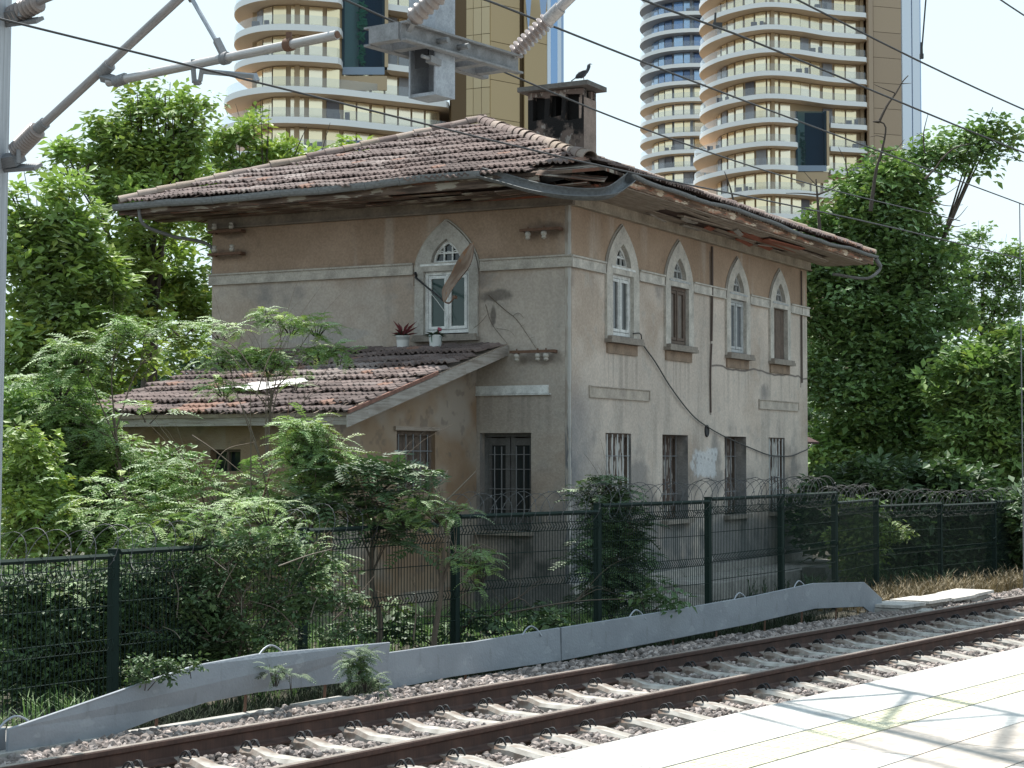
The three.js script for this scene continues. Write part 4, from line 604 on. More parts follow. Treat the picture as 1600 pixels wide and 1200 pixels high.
{
  const sheet = new THREE.MeshStandardMaterial({ roughness: 0.55, map: rep(tex(512, 256, (u, v) => { const n = fbm(u * 6, v * 4, 24, 5), d = fbm(u * 30, v * 5, 60, 3); let c = mix([0.215, 0.232, 0.255], [0.25, 0.268, 0.292], sm(0.3, 0.7, n)); c = mix(c, [0.15, 0.155, 0.16], sm(0.62, 0.85, d) * 0.35); return mix(c, [0.30, 0.32, 0.34], sm(0.70, 0.76, fbm(u * 9 + 5, v * 9, 36, 4)) * 0.6); }), 0.45, 0.9), bumpMap: rep(grain, 0.6), bumpScale: 0.004 });
  const P = [
    ['short stub of grey barrier panel at the left edge of the photo', [[7.4, -2.06], [9.26, -2.05]], [[9.26, -2.4], [7.4, -2.4]], 11.5],
    ['long bent grey barrier panel rising from the left foreground, weeds hanging over it', [[9.29, -2.06], [10.29, -1.9], [10.8, -1.82], [11.25, -1.76], [12.03, -1.73], [13.82, -1.77]], [[13.79, -2.1], [12.03, -2.06], [11.4, -2.08], [10.81, -2.15], [10.39, -2.22], [9.29, -2.4]], 11.36],
    ['grey barrier panel with a torn scuffed patch, tilted lower than the bent panel beside it', [[13.7, -1.87], [14.6, -1.87], [15.22, -1.88], [16.76, -1.85]], [[16.76, -2.2], [15.6, -2.195], [14.8, -2.19], [13.7, -2.215]], 11.5],
    ['long straight grey barrier panel in front of the porch steps', [[16.79, -1.85], [19, -1.82], [21.21, -1.77]], [[21.21, -2.11], [19, -2.16], [16.79, -2.2]], 11.5],
    ['last grey barrier panel, bent down at its right end by the concrete trough', [[21.25, -1.77], [22.85, -1.7], [24.4, -1.77], [25.04, -2.04]], [[25.04, -2.32], [24.74, -2.25], [24.39, -2.11], [22.89, -2.04], [21.25, -2.11]], 11.5]];
  P.forEach(([lab, top, bot, p], i) => {
    const s0 = top[0][0], t = thing('barrier_panel', lab, 'barrier panel', trkA(s0, p, -0.42), TURN, 'grey barrier panels along the track');
    const k = p / 11.4, pt = ([s, h]) => [(s - s0) * k + (s0 * k - s0), Y(h * k) + 0.42];
    const g = extr(poly([...top.map(pt), ...bot.map(pt)]), 0.025, 0.004); const a = g.attributes.position; for (let q = 0; q < a.count; q++) { const x = a.getX(q), y = a.getY(q); a.setZ(q, a.getZ(q) + 0.02 * Math.sin(x * 1.3 + i) + 0.05 * (y - 0.4) * Math.sin(i * 2.1)); } g.computeVertexNormals();
    part('panel_sheet', g, sheet, t);
    for (let s = s0 + 0.5; s < top.at(-1)[0]; s += 1.05) { const x = (s - s0) * k; part('stake', [rod(V(x, -0.05, -0.05), V(x + 0.01, 0.42, -0.03), 0.014, 0.014, 6)], M.rust, t); }
    const loops = [[[0.03, 1.0]], [[0.08, 0.04], [2.9, 0.32]], [[2.7, 0.2]], [[1.75, 0.2], [4.25, 0.2]], [[1.45, 0.22]]][i];
    for (const [x] of loops) { const ys = top.map(pt); let y = ys[0][1]; for (let q = 1; q < ys.length; q++) if (x >= ys[q - 1][0]) y = ys[q - 1][1] + (ys[q][1] - ys[q - 1][1]) * Math.min(1, (x - ys[q - 1][0]) / (ys[q][0] - ys[q - 1][0])); part('wire_loop', tube([V(x - 0.2, y - 0.02, 0.01), V(x - 0.1, y + 0.045, 0.0), V(x, y + 0.065, -0.01), V(x + 0.1, y + 0.02, 0.0), V(x + 0.14, y - 0.05, 0.03)], 0.009, 20, 6), M.galv, t); }
  });
  // cable trough with lids at the far end
  const t = thing('cable_trough', 'concrete cable trough with loose pale lids at the right end of the barrier panels', 'cable trough', trkA(25.0, 11.3, -0.42), TURN);
  part('trough', [box(3.6, 0.34, 0.5, 1.8, 0.12, -0.05)], M.conc, t); for (let k = 0; k < 4; k++) part('lid', box(0.86, 0.045, 0.62, 0.45 + k * 0.9, 0.32 + 0.012 * (k % 2), -0.06 + 0.03 * (k % 3), 0, 0.03 * Math.sin(k * 3), 0.01 * (k - 1)), mat(0.5, 0.47, 0.43, 0.95, { tile: 0.8, bump: 0.004 }), t);
  tag(part('drain_hose', tube([trk(17.2, 11.15, -0.27), trk(18.6, 11.0, -0.25), trk(20, 10.9, -0.24), trk(21.0, 10.95, -0.26)], 0.045, 40, 10), mat(0.05, 0.055, 0.06, 0.7), scene), 'dark drain hose lying on the ballast in front of the straight barrier panel', 'hose');
  tag(part('stone_block', new THREE.DodecahedronGeometry(0.16, 0).scale(1.3, 0.6, 0.8), M.conc, scene), 'pale broken stone lying beside the rail in front of the cable trough', 'stone').position.copy(trk(25.2, 10.75, -0.2));
}
// ---------------------------------------------------------------- overhead line equipment
const at3 = (p, h, s = 9.9) => trk(s, p, Y(h));
function insulator(parent, a, b, n, r1, r2, m = M.insul) { const L = a.distanceTo(b), pr = [[0, 0], [r2, 0]]; for (let i = 0; i < n; i++) { const y = L * (i + 0.3) / n, d = L / n; pr.push([r2, y], [r1, y + d * 0.18], [r1, y + d * 0.34], [r2, y + d * 0.52]); } pr.push([r2, L], [0, L]); return part('insulator', aim(lathe(pr, 14), a, b), m, parent); }
{
  const t = thing('catenary_mast', 'grey steel overhead line mast at the left edge of the photo', 'mast', trkA(9.75, 12.48, -0.4)), o = t.position, q = (p, h, s) => at3(p, h, s).sub(o);
  part('post', [bar(trk(9.72, 12.39, -0.4).sub(o), trk(9.77, 12.29, 10).sub(o), 0.36, 0.36)], mat(0.40, 0.42, 0.45, 0.55, { tile: 1.2, metalness: 0.2 }), t);
  for (const h of [2.42, 3.62]) part('bracket', [bar(q(12.5, h, 9.85), q(12.05, h + 0.02, 9.9), 0.09, 0.14), bar(q(12.2, h - 0.05, 9.9), q(11.85, h - 0.06, 9.93), 0.03, 0.1), rod(q(12.0, h - 0.03, 9.85), q(12.0, h + 0.08, 9.85), 0.02)], M.galvDull, t);
  part('foundation', box(0.9, 0.3, 0.9, 0, 0.05, 0), M.conc, t);
}
{
  const t = thing('cantilever_arm', 'grey tubular cantilever arm with ribbed insulators reaching from the left mast', 'cantilever', at3(12.1, 2.5).toArray()), o = t.position, q = (p, h, s = 9.9) => at3(p, h, s).sub(o);
  const grey = mat(0.30, 0.285, 0.285, 0.5, { tile: 2, metalness: 0.25 });
  insulator(t, q(12.1, 2.5), q(11.83, 2.655), 11, 0.078, 0.064); insulator(t, q(12.2, 3.62), q(11.83, 3.70), 8, 0.085, 0.07);
  part('diagonal_tube', rod(q(11.80, 2.67), q(9.2, 4.02), 0.036, 0.036, 14), grey, t);
  part('top_tube', rod(q(11.83, 3.70), q(9.0, 4.05), 0.03, 0.03, 14), grey, t);
  part('registration_tube', rod(q(11.0, 2.94), q(8.63, 3.0), 0.034, 0.034, 16), mat(0.42, 0.40, 0.39, 0.4, { tile: 2, metalness: 0.35 }), t);
  part('tube_plug', rod(q(8.65, 3.0), q(8.622, 3.001), 0.027, 0.027, 12), M.rust, t);
  part('stay_rod', rod(q(10.12, 3.52), q(9.8, 3.08), 0.018, 0.018, 8), M.galv, t);
  part('clamp', rod(q(11.86, 2.645), q(11.74, 2.70), 0.05, 0.05, 10), M.galvDull, t); part('clamp', rod(q(11.08, 3.02), q(10.98, 3.08), 0.052, 0.052, 10), M.galvDull, t); part('clamp', bar(q(11.06, 2.99), q(10.86, 2.93), 0.05, 0.07), M.galvDull, t); part('clamp', rod(q(10.92, 2.935), q(10.8, 2.95), 0.045, 0.045, 10), M.galvDull, t);
  part('clamp', rod(q(9.76, 2.97), q(9.70, 2.972), 0.048, 0.048, 10), M.galvDull, t); part('clamp', bar(q(9.82, 3.12), q(9.73, 2.98), 0.05), M.galvDull, t); part('clamp', rod(q(10.16, 3.58), q(10.08, 3.46), 0.03), M.galvDull, t);
  part('clamp', rod(q(9.12, 2.99), q(9.06, 2.99), 0.048, 0.048, 10), M.rust, t); part('clamp', box(0.04, 0.06, 0.04).translate(...q(9.09, 3.05).toArray()), M.rust, t);
  part('drop_bracket', [bar(q(10.07, 3.0), q(10.05, 2.83), 0.05, 0.03), bar(q(10.05, 2.83), q(9.99, 2.82), 0.035, 0.03), bar(q(9.99, 2.83), q(9.97, 2.92), 0.03)], M.galvDull, t);
  part('steady_arm', [bar(q(9.98, 2.905), q(9.42, 2.80), 0.035, 0.02), bar(q(9.43, 2.81), q(9.40, 2.755), 0.05, 0.03)], M.galv, t);
}
{ // post hung from a beam above the frame, with a cross-arm along the track
  const S0 = 8.66, P0 = 6.8, t = thing('drop_post', 'grey hanging steel post with a slotted cross-arm and two ribbed insulators', 'overhead bracket', trkA(S0, P0, Y(2.14)), TURN);
  const hy = (h) => h - 2.14, w = 0.19, th = 0.012;
  const g1 = mat(0.31, 0.33, 0.36, 0.5, { tile: 2, metalness: 0.3 });
  part('post', [box(w, 5.3, th, 0, 2.65, w / 2), box(w, 5.3, th, 0, 2.65, -w / 2), box(th, 5.3, w - th, w / 2 - th / 2, 2.65, 0), box(th, 5.0, w - th, -w / 2 + th / 2, 2.8, 0), box(w - 2 * th, 0.02, w - th, 0, 0.012, 0)], g1, t);
  part('door_opening', [box(0.006, 0.14, 0.1, -w / 2 - 0.002, 0.24, 0)], M.dark, t);
  for (const s of [-1, 1]) part('cross_arm', [box(1.16, 0.1, 0.012, 0.14, hy(2.45), s * 0.115), box(1.16, 0.012, 0.05, 0.14, hy(2.501), s * 0.135), box(1.16, 0.012, 0.05, 0.14, hy(2.399), s * 0.135)], M.galvDull, t);
  for (const x of [-0.42, -0.2, 0.2, 0.4, 0.62]) part('batten_plate', [box(0.07, 0.1, 0.218, x, hy(2.452), 0)], M.galvDull, t);
  for (const [x, z] of [[-0.1, 0.15], [0.1, 0.15], [-0.1, -0.15], [0.1, -0.15]]) part('bolt', rod(V(x, hy(2.45), z - 0.05), V(x, hy(2.45), z + 0.05), 0.018, 0.018, 6), M.zinc, t);
  part('hook', bar(V(-0.16, hy(2.34), 0.1), V(-0.06, hy(2.33), 0.1), 0.04), M.galvDull, t); part('hook', rod(V(-0.22, hy(2.345), 0.1), V(-0.1, hy(2.34), 0.1), 0.012), M.galvDull, t);
  part('pivot', bar(V(-0.37, hy(2.46), 0.1), V(-0.37, hy(2.54), 0.16), 0.04), M.galvDull, t); part('pivot', bar(V(0.69, hy(2.45), 0.06), V(0.69, hy(2.52), 0.13), 0.04), M.galvDull, t);
  insulator(t, V(-0.37, hy(2.53), 0.15), V(-0.37, hy(2.80), 0.62), 12, 0.058, 0.045); insulator(t, V(0.69, hy(2.52), 0.11), V(0.69, hy(2.70), 0.37), 9, 0.055, 0.026, mat(0.28, 0.23, 0.215, 0.35));
  part('arm_tube', rod(V(0.69, hy(2.70), 0.37), V(0.69, hy(4.4), 2.9), 0.032, 0.032, 12), mat(0.36, 0.34, 0.335, 0.45, { tile: 2, metalness: 0.3 }), t); part('arm_tube', rod(V(0.69, hy(2.69), 0.36), V(0.69, hy(2.76), 0.46), 0.042, 0.042, 12), mat(0.36, 0.34, 0.335, 0.45, { tile: 2, metalness: 0.3 }), t); part('arm_tube', rod(V(-0.37, hy(2.8), 0.62), V(-0.37, hy(4.3), 3.2), 0.035, 0.035, 12), mat(0.36, 0.34, 0.335, 0.45, { tile: 2, metalness: 0.3 }), t);
  part('portal_beam', [box(0.3, 0.35, 11, 0, hy(7.6), 3.0), box(0.35, 9.6, 0.35, 0, hy(3.0), 8.3)], g1, t);
}
{ // lattice drop frame of the next portal, above the frame: its shadow lies on the platform
  const t = thing('lattice_portal', 'steel lattice portal above the track, out of the photo, whose shadow crosses the platform', 'portal', trkA(14, 9, Y(4.45))), o = t.position;
  const r0 = 6.3, A = (s, p, r) => trk(s + 0.242 * r, p + 0.383 * r, 0.25 + r).sub(o);
  const foot = (s, p, k, l) => trk(s + 0.242 * r0, p + 0.383 * r0, 0.25 + r0 + k).sub(o);
  const top = 8.2; const F = [[11.65, 6.37], [12.3, 6.5], [12.52, 6.62], [13.9, 6.62]];
  F.forEach(([s, p], i) => part('post', bar(foot(s, p, 0), foot(s, p, top), [0.04, 0.1, 0.04, 0.07][i]), M.galvDull, t));
  for (let k = 0; k < 5; k++) { const a = k % 2 ? F[3] : F[2], b = k % 2 ? F[2] : F[3]; part('brace', bar(foot(...a, 0.6 + k * 1.4), foot(...b, 2.0 + k * 1.4), 0.06), M.galvDull, t); }
  part('portal_beam', bar(foot(11.3, 6.4, top), foot(20, 6.6, top), 0.4), M.galvDull, t); part('column', [bar(foot(20, 6.6, top), foot(20, 0, top), 0.35), bar(foot(20, 0, top), foot(20, 0, -6.2), 0.35)], M.galvDull, t);
}
{ // unseen canopy roof, added to cast the patch of shade on the sleepers
  const H = 11.55, dS = 0.242 * H, dP = 0.383 * H, c = (s, p) => trk(s + dS, p + dP, H - 0.2);
  const t = thing('added_shade_canopy', 'added unseen canopy roof on slim columns, put there to shade the track', 'canopy', trkA(24, 15, -0.4)), o = t.position;
  const pts = [c(15.6, 8.15), c(25.9, 9.5), c(25.6, 13.6), c(15.6, 13.6)].map((v) => v.sub(o));
  part('roof', plane(pts, 0.25), M.galvDull, t);
  for (const [s, p] of [[28, 3.2], [33, 3.2]]) { const top = trk(s, p, H - 0.6).sub(o), b = trk(s, p, 0.2).sub(o); part('column', bar(b, top, 0.3), M.galvDull, t); part('beam', bar(top, c(s - 28 + 22.4 - (s > 30 ? 2.6 : 0), 13).sub(o), 0.16), M.galvDull, t); }
}
// wires
{
  const wire = (name, lab, pts, r = 0.009) => tag(part(name, tube(pts, r, 40, 5), M.wire, scene), lab, 'wire');
  wire('contact_wire', 'black contact wire from the left edge across the house roof, held by the steady arm', [trk(4, 9.42, Y(2.80)), trk(9.9, 9.41, Y(2.755)), trk(14, 9.24, Y(2.68)), trk(20, 9.1, Y(2.72)), trk(34, 9.3, Y(2.75)), trk(60, 9.2, Y(2.75))], 0.0085);
  wire('overhead_wire', 'thin wire passing behind the slotted cross-arm and in front of the chimney', [at(440, -40, 12.6), at(540, 0, 13.6), at(775, 107, 16), at(1000, 199, 19), at(1250, 283, 24), at(1500, 345, 32)], 0.009);
  wire('overhead_wire', 'thin wire running just above the chimney pigeon toward the right tree', [at(700, -22, 14), at(760, 0, 14.5), at(1000, 95, 17.2), at(1162, 157, 19.5), at(1290, 205, 22), at(1600, 320, 30), at(1800, 395, 40)], 0.01);
  wire('messenger_wire', 'black wire with a small clamp crossing in front of the two right towers', [trk(12, 9.24, Y(4.45)), trk(14.98, 9.24, Y(4.37)), trk(16.47, 9.24, Y(4.39)), trk(25.2, 9.24, Y(4.27)), trk(60, 9.24, Y(4.2))], 0.012);
  wire('messenger_wire', 'highest long black wire, hung from a dropper beside the right tower', [trk(16, 9.24, Y(5.1)), trk(18.33, 9.24, Y(5.03)), trk(21.6, 9.24, Y(4.93)), trk(25.2, 9.24, Y(4.88)), trk(60, 9.24, Y(4.9))], 0.012);
  wire('overhead_wire', 'wire in the top right corner, the lower of two', [trk(22, 9.24, Y(6.4)), trk(26, 9.24, Y(6.2)), trk(40, 9.24, Y(6.2))], 0.012);
  wire('overhead_wire', 'wire in the top right corner, the upper of two', [trk(22, 9.24, Y(6.75)), trk(26, 9.24, Y(6.55)), trk(40, 9.24, Y(6.5))], 0.012);
  const t = thing('dropper', 'thin vertical dropper wire with a clamp on the highest black wire', 'dropper', at(1440, 88, 26.3).toArray()), o = t.position, k = 26.3;
  part('rod', [rod(V(0, 0.05, 0), at(1449, -30, k).sub(o), 0.012, 0.012, 6)], M.wire, t); part('clamp', rod(V(0, -0.03, 0), V(0, 0.2, 0), 0.022, 0.018, 8), M.wire, t); part('clamp', box(0.05, 0.07, 0.05), M.wire, t);
  const u = thing('wire_clamp', 'small dark clamp on the wire in front of the right tower', 'clamp', at(1121, 40, 20.0).toArray()); part('body', [box(0.1, 0.06, 0.05), rod(V(-0.03, 0.0, 0), V(-0.02, 0.14, 0), 0.012)], M.wire, u);
  const v = thing('lamp_pole', 'thin grey pole at the far right edge carrying a wire', 'pole', at(1598, 760, 34).setY(-0.42).toArray()); part('shaft', rod(V(0, 0, 0), V(0, at(1598, 318, 34).y + 0.42, 0), 0.012, 0.010, 8), M.galvDull, v);
}
// ---------------------------------------------------------------- three apartment towers far behind
{
  const fasc = mat(0.80, 0.79, 0.77, 0.5), soff = mat(0.74, 0.60, 0.47, 0.8), core = mat(0.46, 0.345, 0.215, 0.8), core2 = mat(0.20, 0.22, 0.26, 0.7);
  const gl = new THREE.MeshPhysicalMaterial({ color: lin(0.8, 0.84, 0.88), transmission: 0.9, roughness: 0.15, thickness: 0 });
  const warm = [[0.74, 0.63, 0.42], [0.78, 0.68, 0.48], [0.70, 0.58, 0.37], [0.75, 0.66, 0.50]].map((c) => mat(...c.map((v) => v * 1.12), 0.14, { metalness: 0.75 })), cool = [[0.14, 0.24, 0.42], [0.22, 0.35, 0.55], [0.35, 0.5, 0.68], [0.07, 0.11, 0.2]].map((c) => mat(...c, 0.12, { metalness: 0.5 }));
  const dim = mat(0.24, 0.235, 0.25, 0.2), doorM = mat(0.08, 0.07, 0.08, 0.3), gold = [[0.56, 0.43, 0.25], [0.53, 0.405, 0.235], [0.58, 0.455, 0.275]].map((c) => mat(...c, 0.5)), goldD = [[0.46, 0.325, 0.165], [0.44, 0.31, 0.155]].map((c) => mat(...c, 0.5)), tan = [[0.40, 0.29, 0.19], [0.37, 0.265, 0.175]].map((c) => mat(...c, 0.5)), groove = mat(0.13, 0.08, 0.035, 0.7);
  const blueG = mat(0.30, 0.42, 0.62, 0.12), paleG = mat(0.66, 0.72, 0.80, 0.15), atr = mat(0.02, 0.04, 0.055, 0.8), atrGlass = new THREE.MeshPhysicalMaterial({ color: lin(0.6, 0.75, 0.85), transmission: 1, roughness: 0.03, thickness: 0, specularIntensity: 0.25 }), green = mat(0.10, 0.26, 0.08, 0.7), plantD = mat(0.05, 0.10, 0.04, 0.8);
  const unit = new THREE.BoxGeometry(1, 1, 1);
  function curve(pts, n = 70) { const c = new THREE.CatmullRomCurve3(pts.map(([x, z]) => V(x, 0, z)), false, 'centripetal'); return c.getSpacedPoints(n); }
  function inset(c, d) { return c.map((p, i) => { const a = c[Math.max(0, i - 1)], b = c[Math.min(c.length - 1, i + 1)], t = V(0, 0, 0).subVectors(b, a).normalize(); return V(p.x + t.z * d, 0, p.z - t.x * d); }); }
  const cut = (c, x0, x1) => c.filter((p) => p.x <= x1 && (p.x >= x0));
  const flat = (c, back) => poly([...c.map((p) => [p.x, -p.z]), [c.at(-1).x, -back], [c[0].x + 1, -back]]);
  function tower(o) {
    const P = at(o.xn, 715, o.Z), t = thing('apartment_tower', o.label, 'tower', [P.x, -0.42, P.z]), f = rng(o.seed), k = o.Z / 2900, hOf = (y) => at(o.xn, y, o.Z).y + 0.42, mx = (px) => (px - o.xn) * k;
    const base = curve(o.plan), yTop = hOf(o.levels[0].y) + 6, yLow = hOf(o.levels.at(-1).y) - 3;
    const ce = inset(base, 2.35).filter((p) => p.x < o.right); const coreG = extr(flat(ce, -24), yTop + 0).rotateX(-Math.PI / 2); part('core_wall', coreG, o.core || core, t);
    const lv = o.levels; const mats = [soff, fasc], matsC = [mat(0.42, 0.42, 0.44, 0.7), fasc];
    for (let i = 0; i < lv.length; i++) {
      const L = lv[i], h = hOf(L.y), up = i ? hOf(lv[i - 1].y) : h + o.fh, runs = L.runs || [[-99, o.right]];
      for (const [a, b] of runs) {
        let c = curve(o.plan.map(([x, z], j) => [x + (L.tip && j < 3 ? L.tip * (1 - j / 3) : 0), z]), 80); c = cut(c, a, b); if (c.length < 3) continue; if (a > -50) { const q = c[0]; c.unshift(V(q.x - 0.1, 0, q.z - 0.9)); } if (b < 90 && b !== 99) { const q = c.at(-1); c.push(V(q.x + 0.25, 0, q.z - 0.7)); }
        const s = extr(flat(c, c === base ? -24 : Math.min(...c.map((p) => p.z)) - 3), o.fas).rotateX(-Math.PI / 2).translate(0, h - o.fas / 2, 0);
        part('balcony_slab', s, L.cool ? matsC : mats, t);
        const e = inset(c, 0.15), bg = []; for (let q = 1; q < e.length; q++) { const u = e[q - 1], v = e[q]; if (u.distanceTo(v) > 0.01) bg.push(bar(V(u.x, h + o.fas / 2 + 0.52, u.z), V(v.x, h + o.fas / 2 + 0.52, v.z), 0.012, 0.012)); }
        const pos = []; for (let q = 1; q < e.length; q++) { const u = e[q - 1], v = e[q], y0 = h + o.fas / 2, y1 = y0 + 1.02; for (const [w, y] of [[u, y0], [v, y0], [v, y1], [u, y0], [v, y1], [u, y1]]) pos.push(w.x, y, w.z); }
        const g = new THREE.BufferGeometry(); g.setAttribute('position', new THREE.Float32BufferAttribute(pos, 3)); g.setAttribute('uv', new THREE.Float32BufferAttribute(new Array(pos.length / 3 * 2).fill(0), 2)); g.computeVertexNormals(); part('glass_balustrade', g, gl, t);
        if (f() < 0.7) { const q = c[Math.floor(c.length * rr(0.3, 0.8, f))]; part('balcony_furniture', [box(0.8, 0.7, 0.5, q.x, h + o.fas / 2 + 0.35, q.z - 1.0), box(0.5, 0.9, 0.4, q.x + 1.1, h + o.fas / 2 + 0.45, q.z - 1.3)], doorM, t); }
      }
      // window panes standing back from the slab edge, one by one
      const wc = inset(base, 2.2); let acc = 0, y0 = h + o.fas / 2, ph = up - o.fas / 2 - y0;
      for (let q = 1; q < wc.length; q++) {
        acc += wc[q].distanceTo(wc[q - 1]); if (acc < o.pw) continue; acc = 0;
        const p = wc[q], a = wc[Math.max(0, q - 3)], b = wc[Math.min(wc.length - 1, q + 3)], tx = V(0, 0, 0).subVectors(b, a).normalize(); if (tx.x < 0.12 || p.x > o.right - 0.8) continue; if (o.atr && L.at && p.x > o.atr[0] - 0.3 && p.x < o.atr[1] + 0.4) continue;
        const u = f(), m = L.cool ? cool[Math.floor(f() * 4)] : u < 0.07 ? dim : u < 0.12 ? doorM : p.x < -4 && u < 0.4 ? dim : warm[Math.floor(f() * 4)];
        const w = part('window_pane', unit, m, t); w.scale.set(o.pw * 0.97, ph * 0.94, 0.06); w.position.set(p.x, y0 + ph * 0.47, p.z); w.rotation.y = Math.atan2(-tx.z, tx.x);
      }
      for (const px of o.cols || []) { const q = wc.reduce((m, p) => Math.abs(p.x - px) < Math.abs(m.x - px) ? p : m); part('column', box(0.5, ph, 0.3, q.x, y0 + ph / 2, q.z + 0.25), o.core || core, t); }
    }
    if (o.atr) { const [a, b, ya, yb] = o.atr, hi = hOf(ya), lo = hOf(yb), z = base.reduce((m, p) => Math.abs(p.x - (a + b) / 2) < Math.abs(m.x - (a + b) / 2) ? p : m).z - 1.2;
      const A = part('atrium', [box(b - a, hi - lo, 0.2, (a + b) / 2, (hi + lo) / 2, z - 1.2), box(0.25, hi - lo, 1.5, a, (hi + lo) / 2, z - 0.6), box(0.4, hi - lo, 1.5, b, (hi + lo) / 2, z - 0.6)], atr, t);
      part('frame', [box(0.35, hi - lo, 0.3, b + 0.25, (hi + lo) / 2, z + 0.15), box(b - a + 0.6, 1.5, 0.3, (a + b) / 2, lo - 1.7, z)], o.core || core, A);
      part('pane', box(b - a, hi - lo, 0.05, (a + b) / 2, (hi + lo) / 2, z), atrGlass, A); part('sill_panel', box(b - a + 0.1, 0.8, 0.2, (a + b) / 2, lo - 0.4, z + 0.06), mat(0.2, 0.26, 0.34, 0.3), A);
      for (const [x, y, r] of o.plants) { const gs = []; for (let i = 0; i < 26; i++) { const u = f() * 6.28, v = rr(-1, 1, f); gs.push(box(0.7 * r, 0.16 * r, 0.05, 0, 0, 0, 0, f(), rr(-0.9, 0.9, f)).translate(a + (b - a) * x + Math.cos(u) * r * 0.35 * f(), hOf(y) + v * r * 1.2, z - 0.5 - 0.3 * f())); } part('atrium_plant', gs, o.greens ? green : plantD, A); }
    }
    o.extra?.(t, { mx, hOf, yTop, f, k, base });
    return t;
  }
  const panelWall = (t, a, b, y0, y1, nx, ny, ms, f) => { const d = b.clone().sub(a), L = d.length(), w = L / nx, h = (y1 - y0) / ny, ang = Math.atan2(-d.z, d.x); for (let i = 0; i < nx; i++) for (let j = 0; j < ny; j++) { const m = part('cladding_panel', unit, ms[Math.floor(f() * ms.length)], t); m.scale.set(w - 0.06, h - 0.06, 0.12); const c = a.clone().addScaledVector(d, (i + 0.5) / nx); m.position.set(c.x, y0 + (j + 0.5) * h, c.z); m.rotation.y = ang; } };
  const slabWall = (t, n, a, b, y0, y1, th, m) => { const d = b.clone().sub(a); const g = box(d.length(), y1 - y0, th, 0, 0, 0, 0, Math.atan2(-d.z, d.x)).translate((a.x + b.x) / 2, (y0 + y1) / 2, (a.z + b.z) / 2); return part(n, g, m, t); };
  // left tower, nearest
  {
    const k = 190 / 2900, X = (px) => (px - 425) * k;
    tower({ label: 'nearest curved tower with white balconies and gold cladding, behind the house roof and chimney', Z: 190, xn: 425, seed: 4, fh: 3.2, fas: 0.66, pw: 1.45, right: X(697),
      plan: [[-4.6, -16], [-5.3, -8], [-4.2, -3.6], [-1.8, -0.8], [0.8, 0], [6, -1.2], [11, -4.2], [17.9, -8.5]],
      levels: [{ y: -54, at: 1, runs: [[-99, X(525)], [X(598), X(697)]] }, { y: -6, at: 1, runs: [[-99, X(525)], [X(598), X(697)]] }, { y: 42, at: 1, runs: [[-99, X(525)], [X(598), X(697)]] }, { y: 90, at: 1, runs: [[-99, X(525)], [X(598), X(697)]] }, { y: 139, tip: -1.6 }, { y: 187, tip: -2.2 }, { y: 236, tip: -2.2 }, { y: 285, tip: -2.2 }],
      cols: [X(375) + 0.5, X(458)], atr: [X(528), X(594), -60, 92], plants: [[0.45, 8, 1.1], [0.45, 30, 1.0], [0.45, 70, 0.9]], greens: true,
      extra: (t, { yTop, f, hOf }) => { const a = V(X(700), 0, -8.4), b = V(X(764), 0, -6.6), c = V(X(812), 0, -9.5), d = V(X(858), 0, -12.2), e = V(X(886), 0, -13.8), lo = hOf(290), hi = yTop;
        slabWall(t, 'side_wall', V(a.x, 0, a.z - 1.2), V(a.x + 0.5, 0, a.z - 0.2), lo, hi, 0.5, groove); panelWall(t, V(a.x + 0.6, 0, a.z), b, lo, hi, 4, 10, gold, f); panelWall(t, b, c, lo, hi, 1, 7, goldD, f); slabWall(t, 'groove', V(c.x, 0, c.z - 0.5), V(c.x + 0.6, 0, c.z - 0.9), lo, hi, 0.3, groove); panelWall(t, V(c.x + 0.5, 0, c.z - 0.1), d, lo, hi, 1, 5, goldD, f);
        const w = (d.x - e.x), s = (u) => V(d.x + (e.x - d.x) * u, 0, d.z + (e.z - d.z) * u); slabWall(t, 'glass_strip', s(0), s(0.2), lo, hi, 0.2, paleG); slabWall(t, 'glass_strip', s(0.2), s(0.62), lo, hi, 0.2, cool[1]); slabWall(t, 'glass_strip', s(0.62), s(0.85), lo, hi, 0.2, paleG); slabWall(t, 'glass_strip', s(0.85), s(1), lo, hi, 0.2, blueG);
        const g = poly([[a.x, 8.4], [b.x, 6.9], [c.x, 9.9], [d.x, 12.5], [e.x, 14.1], [e.x, 30], [a.x, 30]]); part('shaft', extr(g, hi).rotateX(-Math.PI / 2), groove, t);
        part('dark_opening', box(4.2, 2.6, 0.3, X(555), hOf(228), -4.4), cool[3], t); for (const [x0, x1, yy] of [[X(822), X(832), 20], [X(845), X(858), 25]]) part('glass_point', extr(poly([[x0, hOf(-40)], [x1, hOf(-40)], [(x0 + x1) / 2, hOf(yy)]]), 0.1).translate(0, 0, -9.8), blueG, t); } });
  }
